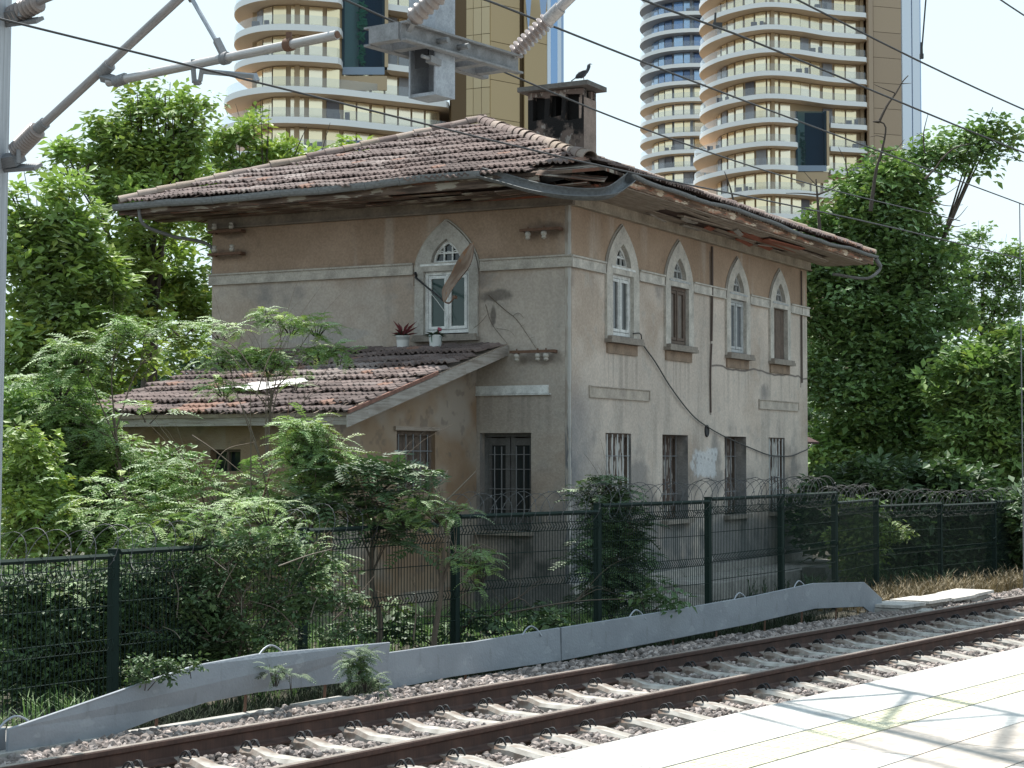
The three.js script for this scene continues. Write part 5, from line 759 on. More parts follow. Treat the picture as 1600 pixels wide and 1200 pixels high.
  { const X = (px, z = -6) => ((px - 800) * (252 - z + 2.2) - 397 * 252) / 2900;
    tower({ label: 'right curved tower with wavy white balconies and a plain brown side wall', Z: 252, xn: 1197, seed: 9, fh: 3.2, fas: 0.66, pw: 1.6, right: X(1355),
      plan: [[1101, -21], [1093, -14.5], [1109, -8.5], [1146, -3.2], [1197, 0], [1245, -1.0], [1296, -4.2], [1358, -6.2]].map(([p, z]) => [X(p, z), z]),
      levels: [{ y: -66 }, { y: -29 }, { y: 7 }, { y: 42 }, { y: 78 }, { y: 114 }, { y: 150 }, ...[187, 224, 261].map((y, i) => ({ y, at: 1, tip: i < 1 ? 0 : -1.3, runs: [[-99, X(1245, -1)], [X(1296, -4), X(1355)]] })), { y: 299, tip: -1.6 }, { y: 337, tip: -1.6 }, { y: 374, tip: -1.6 }],
      cols: [X(1200), X(1350)], atr: [X(1246, -2.5), X(1289, -4), 166, 252], plants: [[0.2, 210, 1.0], [0.25, 222, 0.9], [0.25, 244, 0.8]],
      extra: (t, { yTop, f, hOf }) => { const lo = hOf(400), a = V(X(1357), 0, -6.6), b = V(X(1363, -7), 0, -7.2), c = V(X(1408, -9), 0, -9.0), d = V(X(1438, -13), 0, -13); slabWall(t, 'corner_column', a, b, lo, yTop, 0.4, tan[1]); panelWall(t, V(b.x + 0.2, 0, b.z - 0.3), c, lo, yTop, 1, 13, tan, f); const s = (u) => V(c.x + (d.x - c.x) * u, 0, c.z + (d.z - c.z) * u); slabWall(t, 'glass_strip', s(0.03), s(0.5), lo, yTop, 0.2, paleG); slabWall(t, 'groove', s(0.5), s(0.56), lo, yTop, 0.1, cool[3]); slabWall(t, 'glass_strip', s(0.56), s(0.94), lo, yTop, 0.2, paleG); slabWall(t, 'glass_strip', s(0.94), s(1), lo, yTop, 0.2, blueG); part('shaft', extr(poly([[a.x, 7], [b.x, 7.6], [c.x, 9.4], [d.x, 13.5], [d.x, 30], [a.x, 30]]), yTop).rotateX(-Math.PI / 2), groove, t); } });
  }
  { const X = (px, z) => ((px - 800) * (344 - z + 2.6) - 275 * 344) / 2900;
    tower({ label: 'farthest round tower, blue glass above and cream below, partly behind the right tower', Z: 344, xn: 1075, seed: 14, fh: 3.2, fas: 0.72, pw: 1.8, right: X(1200, -4),
      plan: [[1010, -20], [1000, -12], [1010, -6.5], [1040, -1.8], [1079, 0], [1125, -0.6], [1168, -3], [1202, -8]].map(([p, z]) => [X(p, z), z]),
      levels: [-34, -7, 20, 47, 74.5, 101.5, 128.5].map((y) => ({ y, cool: 1 })).concat([155, 182, 209, 236, 263, 290, 317].map((y) => ({ y }))), cols: [1.2], core: core2 });
  }
}
// ---------------------------------------------------------------- vegetation
function leafTri(pos, o, dir, side, L, W, fold) { // a folded pointed leaf: base, two flanks, tip
  const up = V(0, 0, 0).crossVectors(side, dir), m = o.clone().addScaledVector(dir, L * 0.45), l = m.clone().addScaledVector(side, W).addScaledVector(up, fold), r = m.clone().addScaledVector(side, -W).addScaledVector(up, fold), tip = o.clone().addScaledVector(dir, L).addScaledVector(up, -fold * 0.6);
  for (const v of [o, l, tip, o, tip, r]) pos.push(v.x, v.y, v.z);
}
function geoOf(pos) { const g = new THREE.BufferGeometry(); g.setAttribute('position', new THREE.Float32BufferAttribute(pos, 3)); g.setAttribute('uv', new THREE.Float32BufferAttribute(new Array(pos.length / 3 * 2).fill(0.5), 2)); g.computeVertexNormals(); return g; }
function cluster(seed, n, rad, L, W, droop = 0.5) { const f = rng(seed), pos = []; for (let i = 0; i < n; i++) { const a = f() * 6.283, e = rr(-1, 1, f), o = V(Math.cos(a) * rad * f(), e * rad * 0.55, Math.sin(a) * rad * f()); const b = a + rr(-0.9, 0.9, f), d = V(Math.cos(b), rr(-droop, 0.35, f), Math.sin(b)).normalize(), s = V(0, 0, 0).crossVectors(d, V(rr(-0.4, 0.4, f), 1, rr(-0.4, 0.4, f))).normalize(); const k = rr(0.65, 1.25, f); leafTri(pos, o, d, s, L * k, W * k, W * 0.35 * k); } return geoOf(pos); }
function frond(seed, len, pairs, L, W) { const f = rng(seed), pos = []; const pt = (u) => V(len * u, 0.12 * len * Math.sin(u * 2.4) - 0.16 * len * u * u, 0.04 * len * Math.sin(u * 3 + seed)); for (let i = 1; i <= pairs; i++) { const u = i / pairs, o = pt(u); for (const s of [-1, 1]) { const k = (0.55 + 0.5 * Math.sin(Math.PI * Math.min(1, u * 0.85 + 0.1))) * rr(0.85, 1.15, f); const d = V(0.5, rr(-0.3, 0.05, f), s).normalize(), sd = V(1, rr(-0.3, 0.3, f), -s * 0.5).normalize(); leafTri(pos, o, d, sd, L * k, W * k, W * 0.25); } } for (let i = 0; i < 4; i++) { const a = pt(i / 4), b = pt((i + 1) / 4), w = 0.004 * (1.4 - i * 0.25); for (const v of [[a.x, a.y, a.z - w], [b.x, b.y, b.z - w], [b.x, b.y, b.z + w], [a.x, a.y, a.z - w], [b.x, b.y, b.z + w], [a.x, a.y, a.z + w]]) pos.push(...v); } return geoOf(pos); }
const leafMat = (r, g, b, t = 0.32) => new THREE.MeshPhysicalMaterial({ color: lin(r, g, b), roughness: 0.74, transmission: t, thickness: 0, side: THREE.DoubleSide });
const G = {
  broad: [cluster(1, 9, 0.22, 0.2, 0.05), cluster(2, 9, 0.22, 0.2, 0.052), cluster(3, 8, 0.2, 0.21, 0.055)],
  far: [cluster(4, 12, 0.28, 0.19, 0.058), cluster(5, 12, 0.28, 0.185, 0.06), cluster(6, 11, 0.26, 0.2, 0.056)],
  small: [cluster(7, 10, 0.14, 0.11, 0.03), cluster(8, 10, 0.14, 0.115, 0.03)],
  frond: [frond(1, 0.38, 10, 0.072, 0.016), frond(2, 0.34, 9, 0.07, 0.016), frond(3, 0.42, 11, 0.07, 0.015)],
  ail: [frond(5, 0.55, 9, 0.15, 0.028), frond(6, 0.5, 8, 0.16, 0.03)],
};
const dm = new THREE.Object3D(), dc = new THREE.Color();
// clumps: [x, y, Z, rx, ry] in survey pixels; dens leaves-clusters per pixel of clump; every clump reaches as deep as it is wide
function crown(parent, name, clumps, geos, material, dens, opt = {}) {
  const f = rng(opt.seed || 1), items = [], twigs = [];
  for (const [x, y, Z, rx, ry, k = 1] of clumps) {
    const c = at(x, y, Z), s = Z / 2900, ax = rx * s, ay = ry * s, az = (opt.deep || 1) * Math.min(ax, ay * 1.4), n = Math.max(3, Math.round(rx * ry * 3.14 * dens * k));
    // sub-clumps: sprays of leaves at the ends of twigs, nearer the outside of the clump, with air between
    const per = opt.per || 9, m = Math.max(2, Math.round(n / per));
    for (let j = 0; j < m; j++) {
      let u, v, w, q, tr = 0; do { u = rr(-1, 1, f); v = rr(-1, 1, f); w = rr(-1, 1, f); q = u * u + v * v + w * w; } while ((q > 1 || (q < 0.25 && f() < 0.6) || fbm(u * 1.6 + x * 0.05 + 40, v * 1.6 + w * 1.2 + y * 0.05 + 40, 211, 2) < (opt.gap ?? 0.42)) && tr++ < 16);
      const k2 = 1 + 0.35 * f() * f(), sx = c.x + u * ax * k2, sy = c.y + v * ay * k2, sz = c.z + w * az, sr = (opt.sub || 0.34) * rr(0.6, 1.35, f), nn = Math.round(per * rr(0.6, 1.4, f));
      if (f() < 0.6) twigs.push(rod(V(c.x + u * ax * 0.25, c.y + v * ay * 0.25 - 0.15, c.z + w * az * 0.25).sub(parent.position), V(sx, sy, sz).sub(parent.position), 0.012 * (opt.tw || 1), 0.004 * (opt.tw || 1), 3));
      const bright = 0.72 + 0.5 * f();
      for (let i = 0; i < nn; i++) { const a = f() * 6.283, r = sr * Math.sqrt(f()); items.push([sx + Math.cos(a) * r, sy + (f() - 0.5) * sr * 0.9 - r * 0.3, sz + Math.sin(a) * r, bright, 0]); }
    }
  }
  const tint = opt.tint || 0;
  geos.forEach((g, gi) => {
    const list = items.filter((_, i) => i % geos.length === gi); if (!list.length) return; const im = new THREE.InstancedMesh(g, material, list.length); im.name = name; im.castShadow = im.receiveShadow = true;
    list.forEach((it, i) => { dm.position.set(it[0], it[1], it[2]).sub(parent.position); const yaw = f() * 6.283; if (opt.flat) dm.rotation.set(rr(-0.35, 0.35, f), yaw, rr(-0.45, 0.3, f)); else dm.rotation.set(rr(-0.6, 0.6, f), yaw, rr(-0.6, 0.6, f)); dm.scale.setScalar(rr(0.75, 1.25, f) * (opt.scale || 1)); dm.updateMatrix(); im.setMatrixAt(i, dm.matrix); const k = it[3] * (0.75 + 0.5 * f()), yl = (f() < 0.1 ? 0.4 : 0.12 * f()) + (it[3] > 1.08 ? 0.15 : 0) + tint; im.setColorAt(i, dc.setRGB(k * (1 + yl), k * (1 + yl * 0.25), k * (1 - yl * 0.3))); });
    tag(im, null, null, null, 'stuff'); parent.add(im);
  });
  if (twigs.length) tag(part('twigs', twigs, opt.bark || M.bark, parent), null, null, null, 'stuff');
}
function limbs(parent, root, clumps, r0, seed, m = M.bark, every = 1) { // trunk and a limb to the heart of each clump
  const f = rng(seed), o = parent.position, cs = clumps.map(([x, y, Z]) => at(x, y, Z)), top = cs.reduce((a, c) => a.add(c), V(0, 0, 0)).multiplyScalar(1 / cs.length); const fork = root.clone().lerp(V(top.x, Math.max(top.y, root.y + 1), top.z), 0.55);
  part('trunk', taper([root.clone().sub(o), root.clone().lerp(fork, 0.5).add(V(rr(-0.15, 0.15, f), 0, rr(-0.1, 0.1, f))).sub(o), fork.clone().sub(o), fork.clone().lerp(top, 0.7).sub(o)], r0, r0 * 0.5, 9), m, parent);
  const gs = []; cs.forEach((c, i) => { if (i % every) return; const a = fork.clone().lerp(top, 0.7 * f()), mid = a.clone().lerp(c, 0.5).add(V(rr(-0.2, 0.2, f), rr(0, 0.35, f), rr(-0.2, 0.2, f))); gs.push(taper([a.sub(o), mid.sub(o), c.clone().sub(o)], r0 * 0.35, r0 * 0.06, 6, 3)); for (let k = 0; k < 3; k++) { const e = c.clone().add(V(rr(-0.5, 0.5, f), rr(-0.1, 0.6, f), rr(-0.4, 0.4, f))); gs.push(taper([mid.clone(), mid.clone().lerp(e.clone().sub(o), 0.6).add(V(0, 0.1, 0)), e.sub(o)], r0 * 0.12, r0 * 0.03, 5, 2)); } });
  part('branches', gs, m, parent);
}
const gnd = (x, Z) => { const p = at(x, 715, Z); return V(p.x, -0.42, p.z); };
function tree(label, cat, rootX, Z, clumps, o) {
  const r = gnd(rootX, Z), t = thing(o.name || 'tree', label, cat, r.toArray(), 0, o.group);
  limbs(t, r, clumps, o.r || 0.2, o.seed, o.bark || M.bark, o.every); crown(t, 'crown', clumps, o.geo, o.mat, o.dens, o); return t;
}
const z_ = (Z, a) => a.map(([x, y, rx, ry, k, dz = 0]) => [x, y, Z + dz, rx, ry, k]);
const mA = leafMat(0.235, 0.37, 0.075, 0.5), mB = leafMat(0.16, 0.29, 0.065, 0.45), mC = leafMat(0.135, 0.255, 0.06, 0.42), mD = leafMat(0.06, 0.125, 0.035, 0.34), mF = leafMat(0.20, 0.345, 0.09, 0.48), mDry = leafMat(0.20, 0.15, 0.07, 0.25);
// trees behind the left end of the house
tree('tall bright tree rising left of the house roof, its top against the white sky', 'tree', 235, 39, z_(39, [[222, 160, 20, 26], [180, 195, 34, 30], [215, 215, 42, 42], [265, 195, 30, 42], [258, 148, 7, 24], [310, 160, 14, 10, 0.6], [302, 195, 18, 18], [290, 225, 28, 24], [232, 268, 62, 38], [288, 268, 40, 32], [165, 300, 45, 36], [105, 243, 26, 20], [140, 256, 34, 26], [240, 330, 40, 34, 1, -1], [300, 330, 30, 26, 1, 2], [210, 400, 44, 50], [270, 420, 45, 50, 1, 1], [190, 480, 55, 50], [285, 500, 45, 60, 1, 2]]), { seed: 51, geo: [...G.broad, G.small[0]], mat: mA, dens: 0.026, r: 0.24 });
tree('leafy tree at the left edge beside the overhead line mast', 'tree', 60, 34, z_(34, [[24, 305, 12, 34], [20, 380, 14, 40], [75, 352, 26, 20], [110, 300, 26, 22], [112, 372, 38, 34], [60, 420, 44, 40], [130, 430, 44, 44], [100, 480, 60, 46], [40, 520, 46, 46], [170, 540, 60, 46], [60, 345, 30, 24], [110, 335, 36, 24], [150, 420, 30, 34], [110, 590, 60, 46], [30, 590, 40, 46]]), { seed: 52, geo: [...G.broad, G.small[1]], mat: mA, dens: 0.026, r: 0.17 });
tree('tree whose leafy branches show over the left roof slope in front of the near tower', 'tree', 400, 46, z_(46, [[395, 190, 17, 14], [352, 215, 26, 22], [400, 222, 38, 20], [455, 232, 30, 14], [545, 224, 22, 12], [330, 250, 30, 20], [430, 262, 50, 16], [350, 330, 60, 60], [500, 300, 80, 40]]), { seed: 53, geo: G.broad, mat: mA, dens: 0.024, r: 0.2 });
// shrubs at the left
function bush(label, rootX, Z, clumps, o) { const r = gnd(rootX, Z), t = thing(o.name || 'shrub', label, o.cat || 'shrub', r.toArray()); if (o.bare) t.position.copy(at(clumps[0][0], clumps[0][1], clumps[0][2])); else limbs(t, r, clumps, o.r || 0.04, o.seed, o.bark || M.stem, o.every); crown(t, 'foliage', clumps, o.geo, o.mat, o.dens, o); return t; }
bush('dense dark green shrub filling the far left below the tree, above the fence', 60, 26, z_(26, [[50, 640, 60, 46], [100, 670, 56, 44], [60, 720, 70, 50], [160, 735, 70, 50], [235, 735, 56, 40], [90, 800, 80, 56], [200, 810, 80, 56]]), { seed: 61, geo: G.small, mat: mB, sub: 0.3, dens: 0.034, r: 0.07 });
bush('yellow-green leafy shrub beside the mast at the left edge', 20, 22, z_(22, [[35, 690, 34, 22], [60, 720, 40, 26], [20, 760, 36, 30], [60, 800, 50, 30], [25, 830, 30, 30]]), { seed: 62, geo: G.small, mat: mA, sub: 0.2, dens: 0.02, tint: 0.05, gap: 0.42 });
bush('tangled ivy and weeds behind the lowest left fence panel', 80, 18.6, z_(18.6, [[60, 930, 80, 50], [40, 1010, 70, 60], [130, 980, 70, 60], [90, 1060, 90, 44], [200, 960, 70, 60], [250, 1010, 60, 46], [300, 960, 70, 60], [330, 1000, 50, 30], [230, 890, 80, 40]]), { seed: 63, geo: G.small, mat: mD, sub: 0.2, per: 6, dens: 0.022, gap: 0.43, scale: 0.75, deep: 0.6 });
bush('feathery bush arching over the left end of the lean-to roof', 230, 25.2, z_(25.2, [[120, 560, 44, 26], [205, 512, 46, 14], [285, 508, 44, 9, 0.8], [95, 610, 46, 36], [125, 680, 40, 26], [185, 705, 34, 14]]), { seed: 64, geo: G.frond, mat: mF, sub: 0.17, per: 4, dens: 0.03, flat: 1, gap: 0.42 });
// the big feathery thicket in front of the lean-to
bush('big feathery thicket in front of the lean-to wall, growing through the fence', 400, 21.6, z_(21.6, [[300, 740, 66, 28, 0.8], [405, 742, 60, 30, 0.8], [370, 790, 76, 40], [270, 790, 70, 44], [450, 800, 60, 44, 0.8, -0.5], [310, 850, 90, 46], [420, 870, 80, 46], [500, 850, 60, 46], [250, 860, 70, 40], [380, 930, 90, 46, 0.6], [470, 930, 70, 46, 0.6], [300, 920, 80, 44, 0.6], [230, 640, 40, 14, 0.7], [180, 760, 40, 30, 0.8], [150, 800, 50, 30, 0.7]]), { seed: 65, geo: G.frond, mat: mF, sub: 0.3, per: 6, dens: 0.0115, flat: 1, gap: 0.43, r: 0.035 });
bush('bright upright feathery shoot before the corner of the lean-to', 480, 20.8, z_(20.8, [[478, 665, 26, 16], [485, 690, 40, 16], [470, 712, 34, 16], [505, 705, 30, 12], [475, 745, 36, 16, 0.7], [520, 745, 40, 16, 0.8]]), { seed: 66, geo: G.frond, mat: mF, sub: 0.14, per: 4, dens: 0.06, flat: 1, scale: 0.75, gap: 0.34 });
bush('dark leafy branches hanging in front of the barred lean-to window', 570, 20.6, z_(20.6, [[560, 720, 40, 14], [590, 745, 46, 22], [640, 730, 34, 18], [610, 790, 40, 26, 0.8], [560, 800, 50, 30, 0.7], [640, 830, 40, 18, 0.6], [520, 780, 50, 30, 0.7]]), { seed: 67, geo: G.ail, mat: mD, sub: 0.2, per: 4, dens: 0.013, flat: 1, gap: 0.4, scale: 0.75 });
bush('pale twiggy shoots with small leaves beside the barred ground-floor window', 680, 20.3, z_(20.3, [[660, 775, 26, 10], [690, 795, 34, 12], [640, 800, 40, 12, 0.7], [735, 870, 26, 14], [750, 895, 20, 22, 0.7]]), { seed: 68, geo: G.frond, mat: mF, sub: 0.12, per: 4, dens: 0.05, flat: 1, scale: 0.6, gap: 0.34 });
bush('feathery shoots spreading over the lean-to tiles', 400, 22.6, z_(22.6, [[420, 490, 20, 10], [455, 502, 30, 12], [495, 506, 22, 9], [345, 512, 30, 12, 0.6], [345, 560, 30, 14], [420, 562, 40, 14], [395, 550, 30, 10], [500, 545, 34, 10], [530, 552, 16, 8], [350, 600, 26, 18, 0.6], [460, 590, 20, 8, 0.6]]), { seed: 69, geo: G.frond, mat: mF, sub: 0.13, per: 4, tw: 0.6, dens: 0.065, flat: 1, scale: 0.62, gap: 0.32, r: 0.025 });
bush('overgrown brambles and fronds pushing through the fence in front of the thicket', 380, 18.4, z_(18.2, [[230, 900, 44, 34], [300, 915, 60, 40], [380, 920, 60, 40], [450, 915, 54, 40], [520, 920, 46, 44, 0.8], [260, 965, 54, 30], [340, 975, 70, 26], [430, 975, 70, 26], [520, 975, 40, 30, 0.7], [330, 860, 60, 26, 0.8], [420, 855, 60, 30, 0.8], [490, 860, 40, 24, 0.7], [260, 850, 40, 22, 0.6]]), { seed: 75, geo: G.small, mat: mD, dens: 0.011, gap: 0.46, scale: 0.55, r: 0.02, deep: 0.5, sub: 0.16, per: 6, tw: 0.8, bark: M.stem });  // dark leaf colour stands in for the shade under the thicket
bush('bright fronds hanging over the fence rail in front of the thicket', 430, 18.6, z_(18.4, [[330, 800, 40, 16], [420, 800, 46, 22], [450, 840, 40, 24], [300, 840, 40, 20], [380, 860, 40, 20], [500, 890, 30, 22, 0.7], [120, 915, 26, 10], [140, 925, 20, 8], [250, 820, 30, 12]]), { seed: 76, geo: G.frond, mat: mF, dens: 0.018, flat: 1, scale: 0.55, gap: 0.42, r: 0.014, deep: 0.6, sub: 0.2, per: 5 });
{ // long bare stems
  const t = thing('twiggy_shrub', 'long thin reddish stems leaning across the lean-to eave', 'shrub', gnd(420, 21.4).toArray()), o = t.position, st = (pts, r = 0.009, m = M.stem) => part('stem', taper(pts.map(([x, y, Z = 21.2]) => at(x, y, Z).sub(o)), r, r * 0.4, 5), m, t);
  const pale = mat(0.17, 0.145, 0.115, 0.9), red = mat(0.16, 0.085, 0.06, 0.9);
  st([[405, 800], [425, 730], [448, 660], [452, 620]], 0.012, red); st([[420, 780], [402, 700], [380, 640], [360, 600]], 0.011); st([[392, 770], [392, 690], [391, 600]], 0.009); st([[400, 620], [420, 560], [440, 520], [420, 490]], 0.009); st([[395, 580], [370, 545], [330, 518]], 0.009); st([[385, 590], [360, 555], [325, 530]], 0.008); st([[300, 680], [330, 700], [380, 740]], 0.01); st([[330, 745], [350, 705], [400, 690]], 0.008);
  st([[690, 830, 20.3], [680, 775, 20.3], [700, 735, 20.3]], 0.011, pale); st([[690, 790, 20.3], [725, 755, 20.3], [745, 735, 20.3]], 0.01, pale); st([[660, 765, 20.3], [675, 775, 20.3], [690, 790, 20.3]], 0.007, pale); st([[560, 1000, 18.5], [545, 940, 18.8], [548, 880, 19]], 0.01); st([[646, 1000, 19], [650, 950, 19], [648, 910, 19]], 0.009); st([[520, 970, 19], [560, 930, 19], [585, 900, 19]], 0.007); st([[400, 1000, 19.5], [440, 930, 19.5], [455, 870, 19.5], [450, 830, 19.5]], 0.014, M.bark); st([[470, 1000, 19.5], [450, 930, 19.5], [480, 850, 19.5]], 0.014, M.bark);
  const q = rng(131); for (let i = 0; i < 34; i++) { const x = rr(215, 560, q), y = rr(880, 1000, q), a = rr(-1.2, 1.2, q), l = rr(30, 110, q), Z = rr(17.6, 18.9, q), dx = Math.sin(a) * l, dy = -Math.cos(a) * l; st([[x, y, Z], [x + dx * 0.5 + rr(-8, 8, q), y + dy * 0.5, Z], [x + dx, y + dy + rr(0, 14, q), Z]], rr(0.004, 0.008, q), q() < 0.5 ? pale : M.stem); }
}
bush('dark young tree of heaven standing between the fence and the near house corner', 950, 26.6, z_(26.6, [[945, 748, 14, 12], [930, 770, 24, 12], [965, 768, 22, 12], [985, 792, 16, 10], [920, 800, 20, 8], [955, 805, 28, 18], [990, 828, 22, 10], [930, 838, 30, 14], [965, 845, 30, 20], [985, 870, 24, 12], [920, 872, 24, 12], [955, 895, 30, 24], [990, 905, 30, 12], [940, 935, 30, 24], [985, 940, 18, 14, 0.6]]), { name: 'sapling', cat: 'sapling', seed: 71, geo: G.ail, mat: mD, sub: 0.14, per: 4, dens: 0.05, flat: 1, scale: 0.62, gap: 0.3, r: 0.04 });
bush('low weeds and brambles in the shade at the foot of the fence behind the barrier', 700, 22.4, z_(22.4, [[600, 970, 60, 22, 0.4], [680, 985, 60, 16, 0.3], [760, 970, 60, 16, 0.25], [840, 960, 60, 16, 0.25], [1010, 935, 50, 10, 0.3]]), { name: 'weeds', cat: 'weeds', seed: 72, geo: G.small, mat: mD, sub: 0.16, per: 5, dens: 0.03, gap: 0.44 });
bush('small weed drooping over the top of the bent barrier panel', 580, 16.3, z_(16.3, [[560, 1025, 14, 16], [572, 1055, 12, 16], [545, 1040, 12, 8], [590, 1080, 10, 10, 0.7], [430, 1045, 16, 8], [455, 1055, 10, 6, 0.7]]), { name: 'weed', cat: 'weed', seed: 73, geo: G.frond, mat: mD, sub: 0.06, per: 3, tw: 0.4, dens: 0.07, scale: 0.4, gap: 0.3, r: 0.008, bare: 1 });
bush('leafy weeds along the top of the left barrier where it rises', 260, 15.2, z_(15.2, [[225, 1050, 26, 5], [265, 1041, 22, 6], [300, 1031, 12, 5], [215, 1030, 10, 10, 0.5]]), { name: 'weeds', cat: 'weeds', seed: 74, geo: G.small, mat: mD, sub: 0.07, per: 4, tw: 0.4, dens: 0.06, scale: 0.42, gap: 0.3, r: 0.008, bare: 1 });
// right of the house
tree('big dark broad-leaved tree behind the right end of the house, one branch reaching out', 'tree', 1370, 47, z_(47, [[1545, 203, 22, 14], [1505, 215, 34, 18], [1490, 240, 26, 14], [1530, 240, 20, 12, 0.7], [1440, 235, 30, 20], [1420, 265, 36, 24], [1375, 262, 14, 18], [1345, 285, 30, 24], [1385, 292, 46, 32], [1430, 305, 32, 26], [1280, 335, 34, 18, 0.8], [1330, 335, 46, 36], [1385, 345, 50, 40], [1430, 350, 34, 26], [1300, 390, 46, 40], [1360, 410, 56, 46], [1420, 395, 50, 36], [1462, 385, 30, 18], [1470, 415, 30, 16], [1480, 500, 24, 30], [1270, 420, 20, 40], [1480, 580, 24, 30], [1310, 460, 60, 50], [1390, 475, 60, 50], [1440, 470, 40, 44], [1310, 540, 60, 50], [1390, 550, 66, 54], [1455, 545, 44, 50], [1320, 620, 66, 50], [1400, 630, 66, 54], [1465, 610, 36, 46], [1330, 700, 70, 46], [1420, 700, 70, 46]]), { seed: 81, geo: G.far, mat: mC, dens: 0.026, r: 0.3, every: 30, gap: 0.44, sub: 0.5 });
tree('thin sparse tree with fine twigs against the sky at the right edge', 'tree', 1530, 58, z_(58, [[1530, 365, 14, 10], [1500, 395, 22, 10], [1545, 405, 26, 10], [1590, 390, 18, 14], [1510, 430, 30, 12], [1565, 440, 34, 12], [1600, 425, 16, 14], [1490, 460, 24, 12], [1535, 470, 30, 10], [1585, 480, 24, 14], [1500, 500, 24, 12], [1560, 505, 34, 12], [1470, 500, 20, 12], [1600, 520, 20, 14]]), { seed: 82, geo: G.small, mat: mB, sub: 0.3, per: 5, dens: 0.06, r: 0.11, gap: 0.3, scale: 1.5 });
tree('sunlit bushy tree at the right edge below the thin sparse tree', 'tree', 1560, 44, z_(44, [[1540, 560, 60, 34], [1595, 550, 40, 36], [1500, 610, 50, 44], [1565, 625, 60, 46], [1610, 620, 40, 50], [1520, 680, 60, 46], [1590, 700, 50, 46], [1540, 745, 60, 34]]), { seed: 83, geo: G.broad, mat: mB, sub: 0.4, dens: 0.034, r: 0.14 });
bush('sunlit shrub behind the fence post just right of the house', 1345, 34.5, z_(34.5, [[1345, 800, 26, 16], [1350, 830, 26, 18], [1335, 860, 26, 24], [1352, 890, 18, 18], [1390, 830, 26, 8, 0.5], [1318, 790, 12, 10, 0.6], [1312, 830, 8, 20, 0.5]]), { seed: 84, geo: G.small, mat: mA, sub: 0.2, per: 6, dens: 0.09, scale: 1.1, gap: 0.36 });
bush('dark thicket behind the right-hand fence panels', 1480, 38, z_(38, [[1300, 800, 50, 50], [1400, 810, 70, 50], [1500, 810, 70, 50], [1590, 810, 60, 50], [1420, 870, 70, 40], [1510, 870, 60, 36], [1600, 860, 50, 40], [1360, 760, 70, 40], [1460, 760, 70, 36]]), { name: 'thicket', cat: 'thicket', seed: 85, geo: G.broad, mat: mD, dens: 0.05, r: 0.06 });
{ // bare snags against the right tower
  const t = thing('bare_snag', 'dead bare branches sticking up against the right tower', 'dead branches', gnd(1370, 45.5).toArray()), o = t.position, st = (pts, r = 0.05) => part('branch', taper(pts.map(([x, y]) => at(x, y, 45.5).sub(o)), r, r * 0.35, 6), M.bark, t);
  st([[1360, 330], [1370, 262], [1378, 235], [1383, 195], [1374, 190]], 0.055); st([[1374, 189], [1386, 165], [1400, 145], [1410, 128], [1419, 118]], 0.04); st([[1398, 145], [1380, 138], [1366, 132]], 0.02); st([[1407, 131], [1424, 130]], 0.015); st([[1378, 236], [1400, 233], [1413, 218]], 0.018); st([[1383, 215], [1370, 212], [1360, 214]], 0.015); st([[1374, 190], [1364, 190]], 0.05);
  st([[1281, 360], [1278, 320], [1275, 280]], 0.05); st([[1278, 304], [1300, 295], [1313, 286]], 0.03); st([[1278, 304], [1250, 302], [1228, 302]], 0.022); st([[1276, 290], [1262, 275], [1256, 268]], 0.015); st([[1325, 275], [1320, 250], [1310, 230]], 0.016); st([[1148, 322], [1140, 290], [1132, 268]], 0.03);
  st([[1445, 240], [1443, 210], [1450, 178]], 0.022); st([[1445, 215], [1432, 208]], 0.012); for (const [x, y, a, b] of [[1455, 310, 1500, 288], [1455, 315, 1505, 320], [1460, 350, 1480, 345], [1482, 348, 1497, 310], [1483, 348, 1512, 322], [1480, 350, 1510, 350]]) st([[x, y], [(x + a) / 2, (y + b) / 2 + 4], [a, b]], 0.016);
  st([[1445, 280], [1462, 262], [1470, 250]], 0.04); st([[1470, 250], [1490, 232], [1515, 225]], 0.03);
}
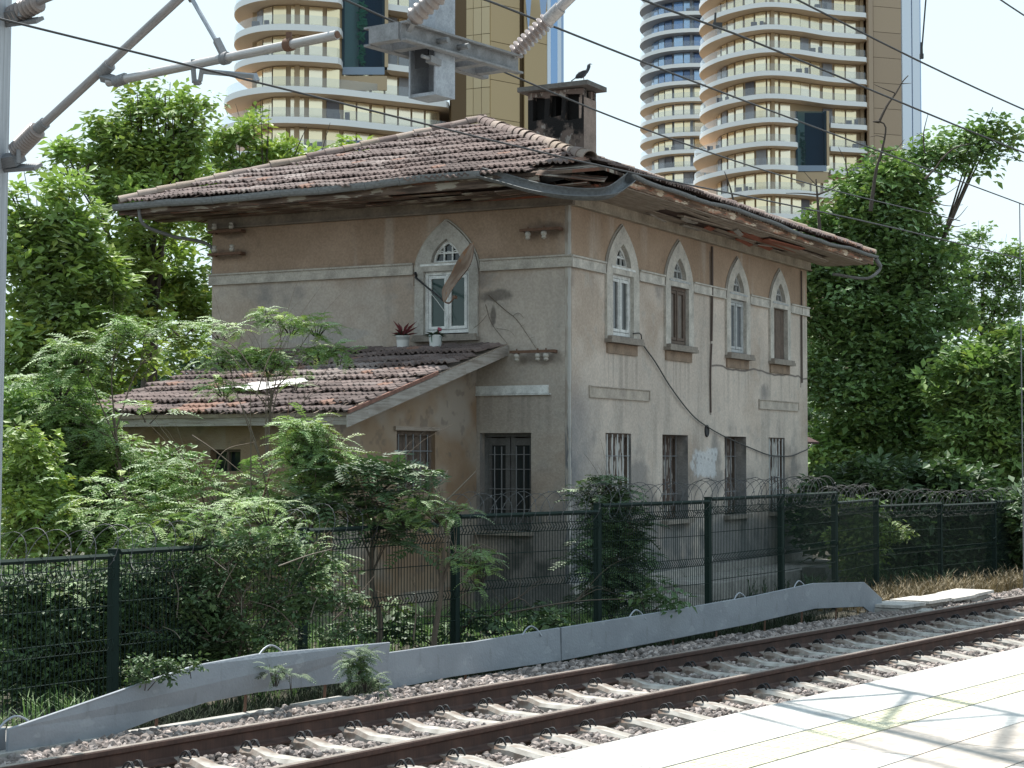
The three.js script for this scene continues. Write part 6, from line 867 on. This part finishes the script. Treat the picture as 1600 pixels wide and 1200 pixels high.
// dry grass by the trough and rank grass under the fence
function grass(label, spots, h, m, seed, n) {
  const f = rng(seed), g = (() => { const pos = []; for (let i = 0; i < 7; i++) { const a = f() * 6.28, l = rr(0.6, 1.1, f), b = rr(0.2, 0.7, f), w = 0.012, s = V(-Math.sin(a), 0, Math.cos(a)).multiplyScalar(w), p = V(rr(-0.04, 0.04, f), 0, rr(-0.04, 0.04, f)), q = p.clone().add(V(Math.cos(a) * b * 0.4 * l, l * 0.65, Math.sin(a) * b * 0.4 * l)), r = p.clone().add(V(Math.cos(a) * b * l, l * 0.85, Math.sin(a) * b * l)); for (const v of [p.clone().sub(s), p.clone().add(s), q.clone().add(s), p.clone().sub(s), q.clone().add(s), q.clone().sub(s), q.clone().sub(s), q.clone().add(s), r]) pos.push(v.x, v.y, v.z); } return geoOf(pos); })();
  const items = []; for (const [s0, s1, p0, p1, k = 1] of spots) for (let i = 0; i < n * k; i++) items.push(trk(rr(s0, s1, f), rr(p0, p1, f), -0.42));
  const im = new THREE.InstancedMesh(g, m, items.length); im.name = numbered('grass'); items.forEach((p, i) => { dm.position.copy(p); dm.rotation.set(0, f() * 6.28, 0); const k = h * rr(0.5, 1.3, f); dm.scale.set(k, k, k); dm.updateMatrix(); im.setMatrixAt(i, dm.matrix); const c = 0.7 + 0.6 * f(); im.setColorAt(i, dc.setRGB(c, c, c)); }); im.castShadow = im.receiveShadow = true; scene.add(im); tag(im, label, 'grass', null, 'stuff');
}
grass('dry yellow grass behind the end of the barrier', [[27.2, 32, 12.2, 14.6], [31, 36, 12.4, 13.6, 0.5]], 0.42, mDry, 91, 520);
grass('green grass and weeds under the fence at the left', [[7, 24, 12.7, 20], [5, 30, 20, 40, 2]], 0.3, mB, 92, 2600);
grass('low weeds coloured near black in place of shade right behind the barrier panels', [[8, 25, 11.68, 12.7]], 0.26, mat(0.018, 0.028, 0.01, 0.95, { side: THREE.DoubleSide }), 94, 2600);  // added weeds, near black to stand in for the shade behind the barrier
grass('dark rank grass behind the right-hand fence', [[29, 48, 13.9, 18]], 0.4, mD, 93, 900);
{ // a far wood that closes the view under the crowns
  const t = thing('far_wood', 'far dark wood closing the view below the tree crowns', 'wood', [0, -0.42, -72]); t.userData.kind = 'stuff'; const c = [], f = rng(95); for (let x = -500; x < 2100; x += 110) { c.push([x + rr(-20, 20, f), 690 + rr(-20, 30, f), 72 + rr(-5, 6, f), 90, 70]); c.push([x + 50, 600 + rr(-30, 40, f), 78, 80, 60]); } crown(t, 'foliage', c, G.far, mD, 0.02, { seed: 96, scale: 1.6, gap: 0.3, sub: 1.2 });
}
renderer.render(scene, camera);
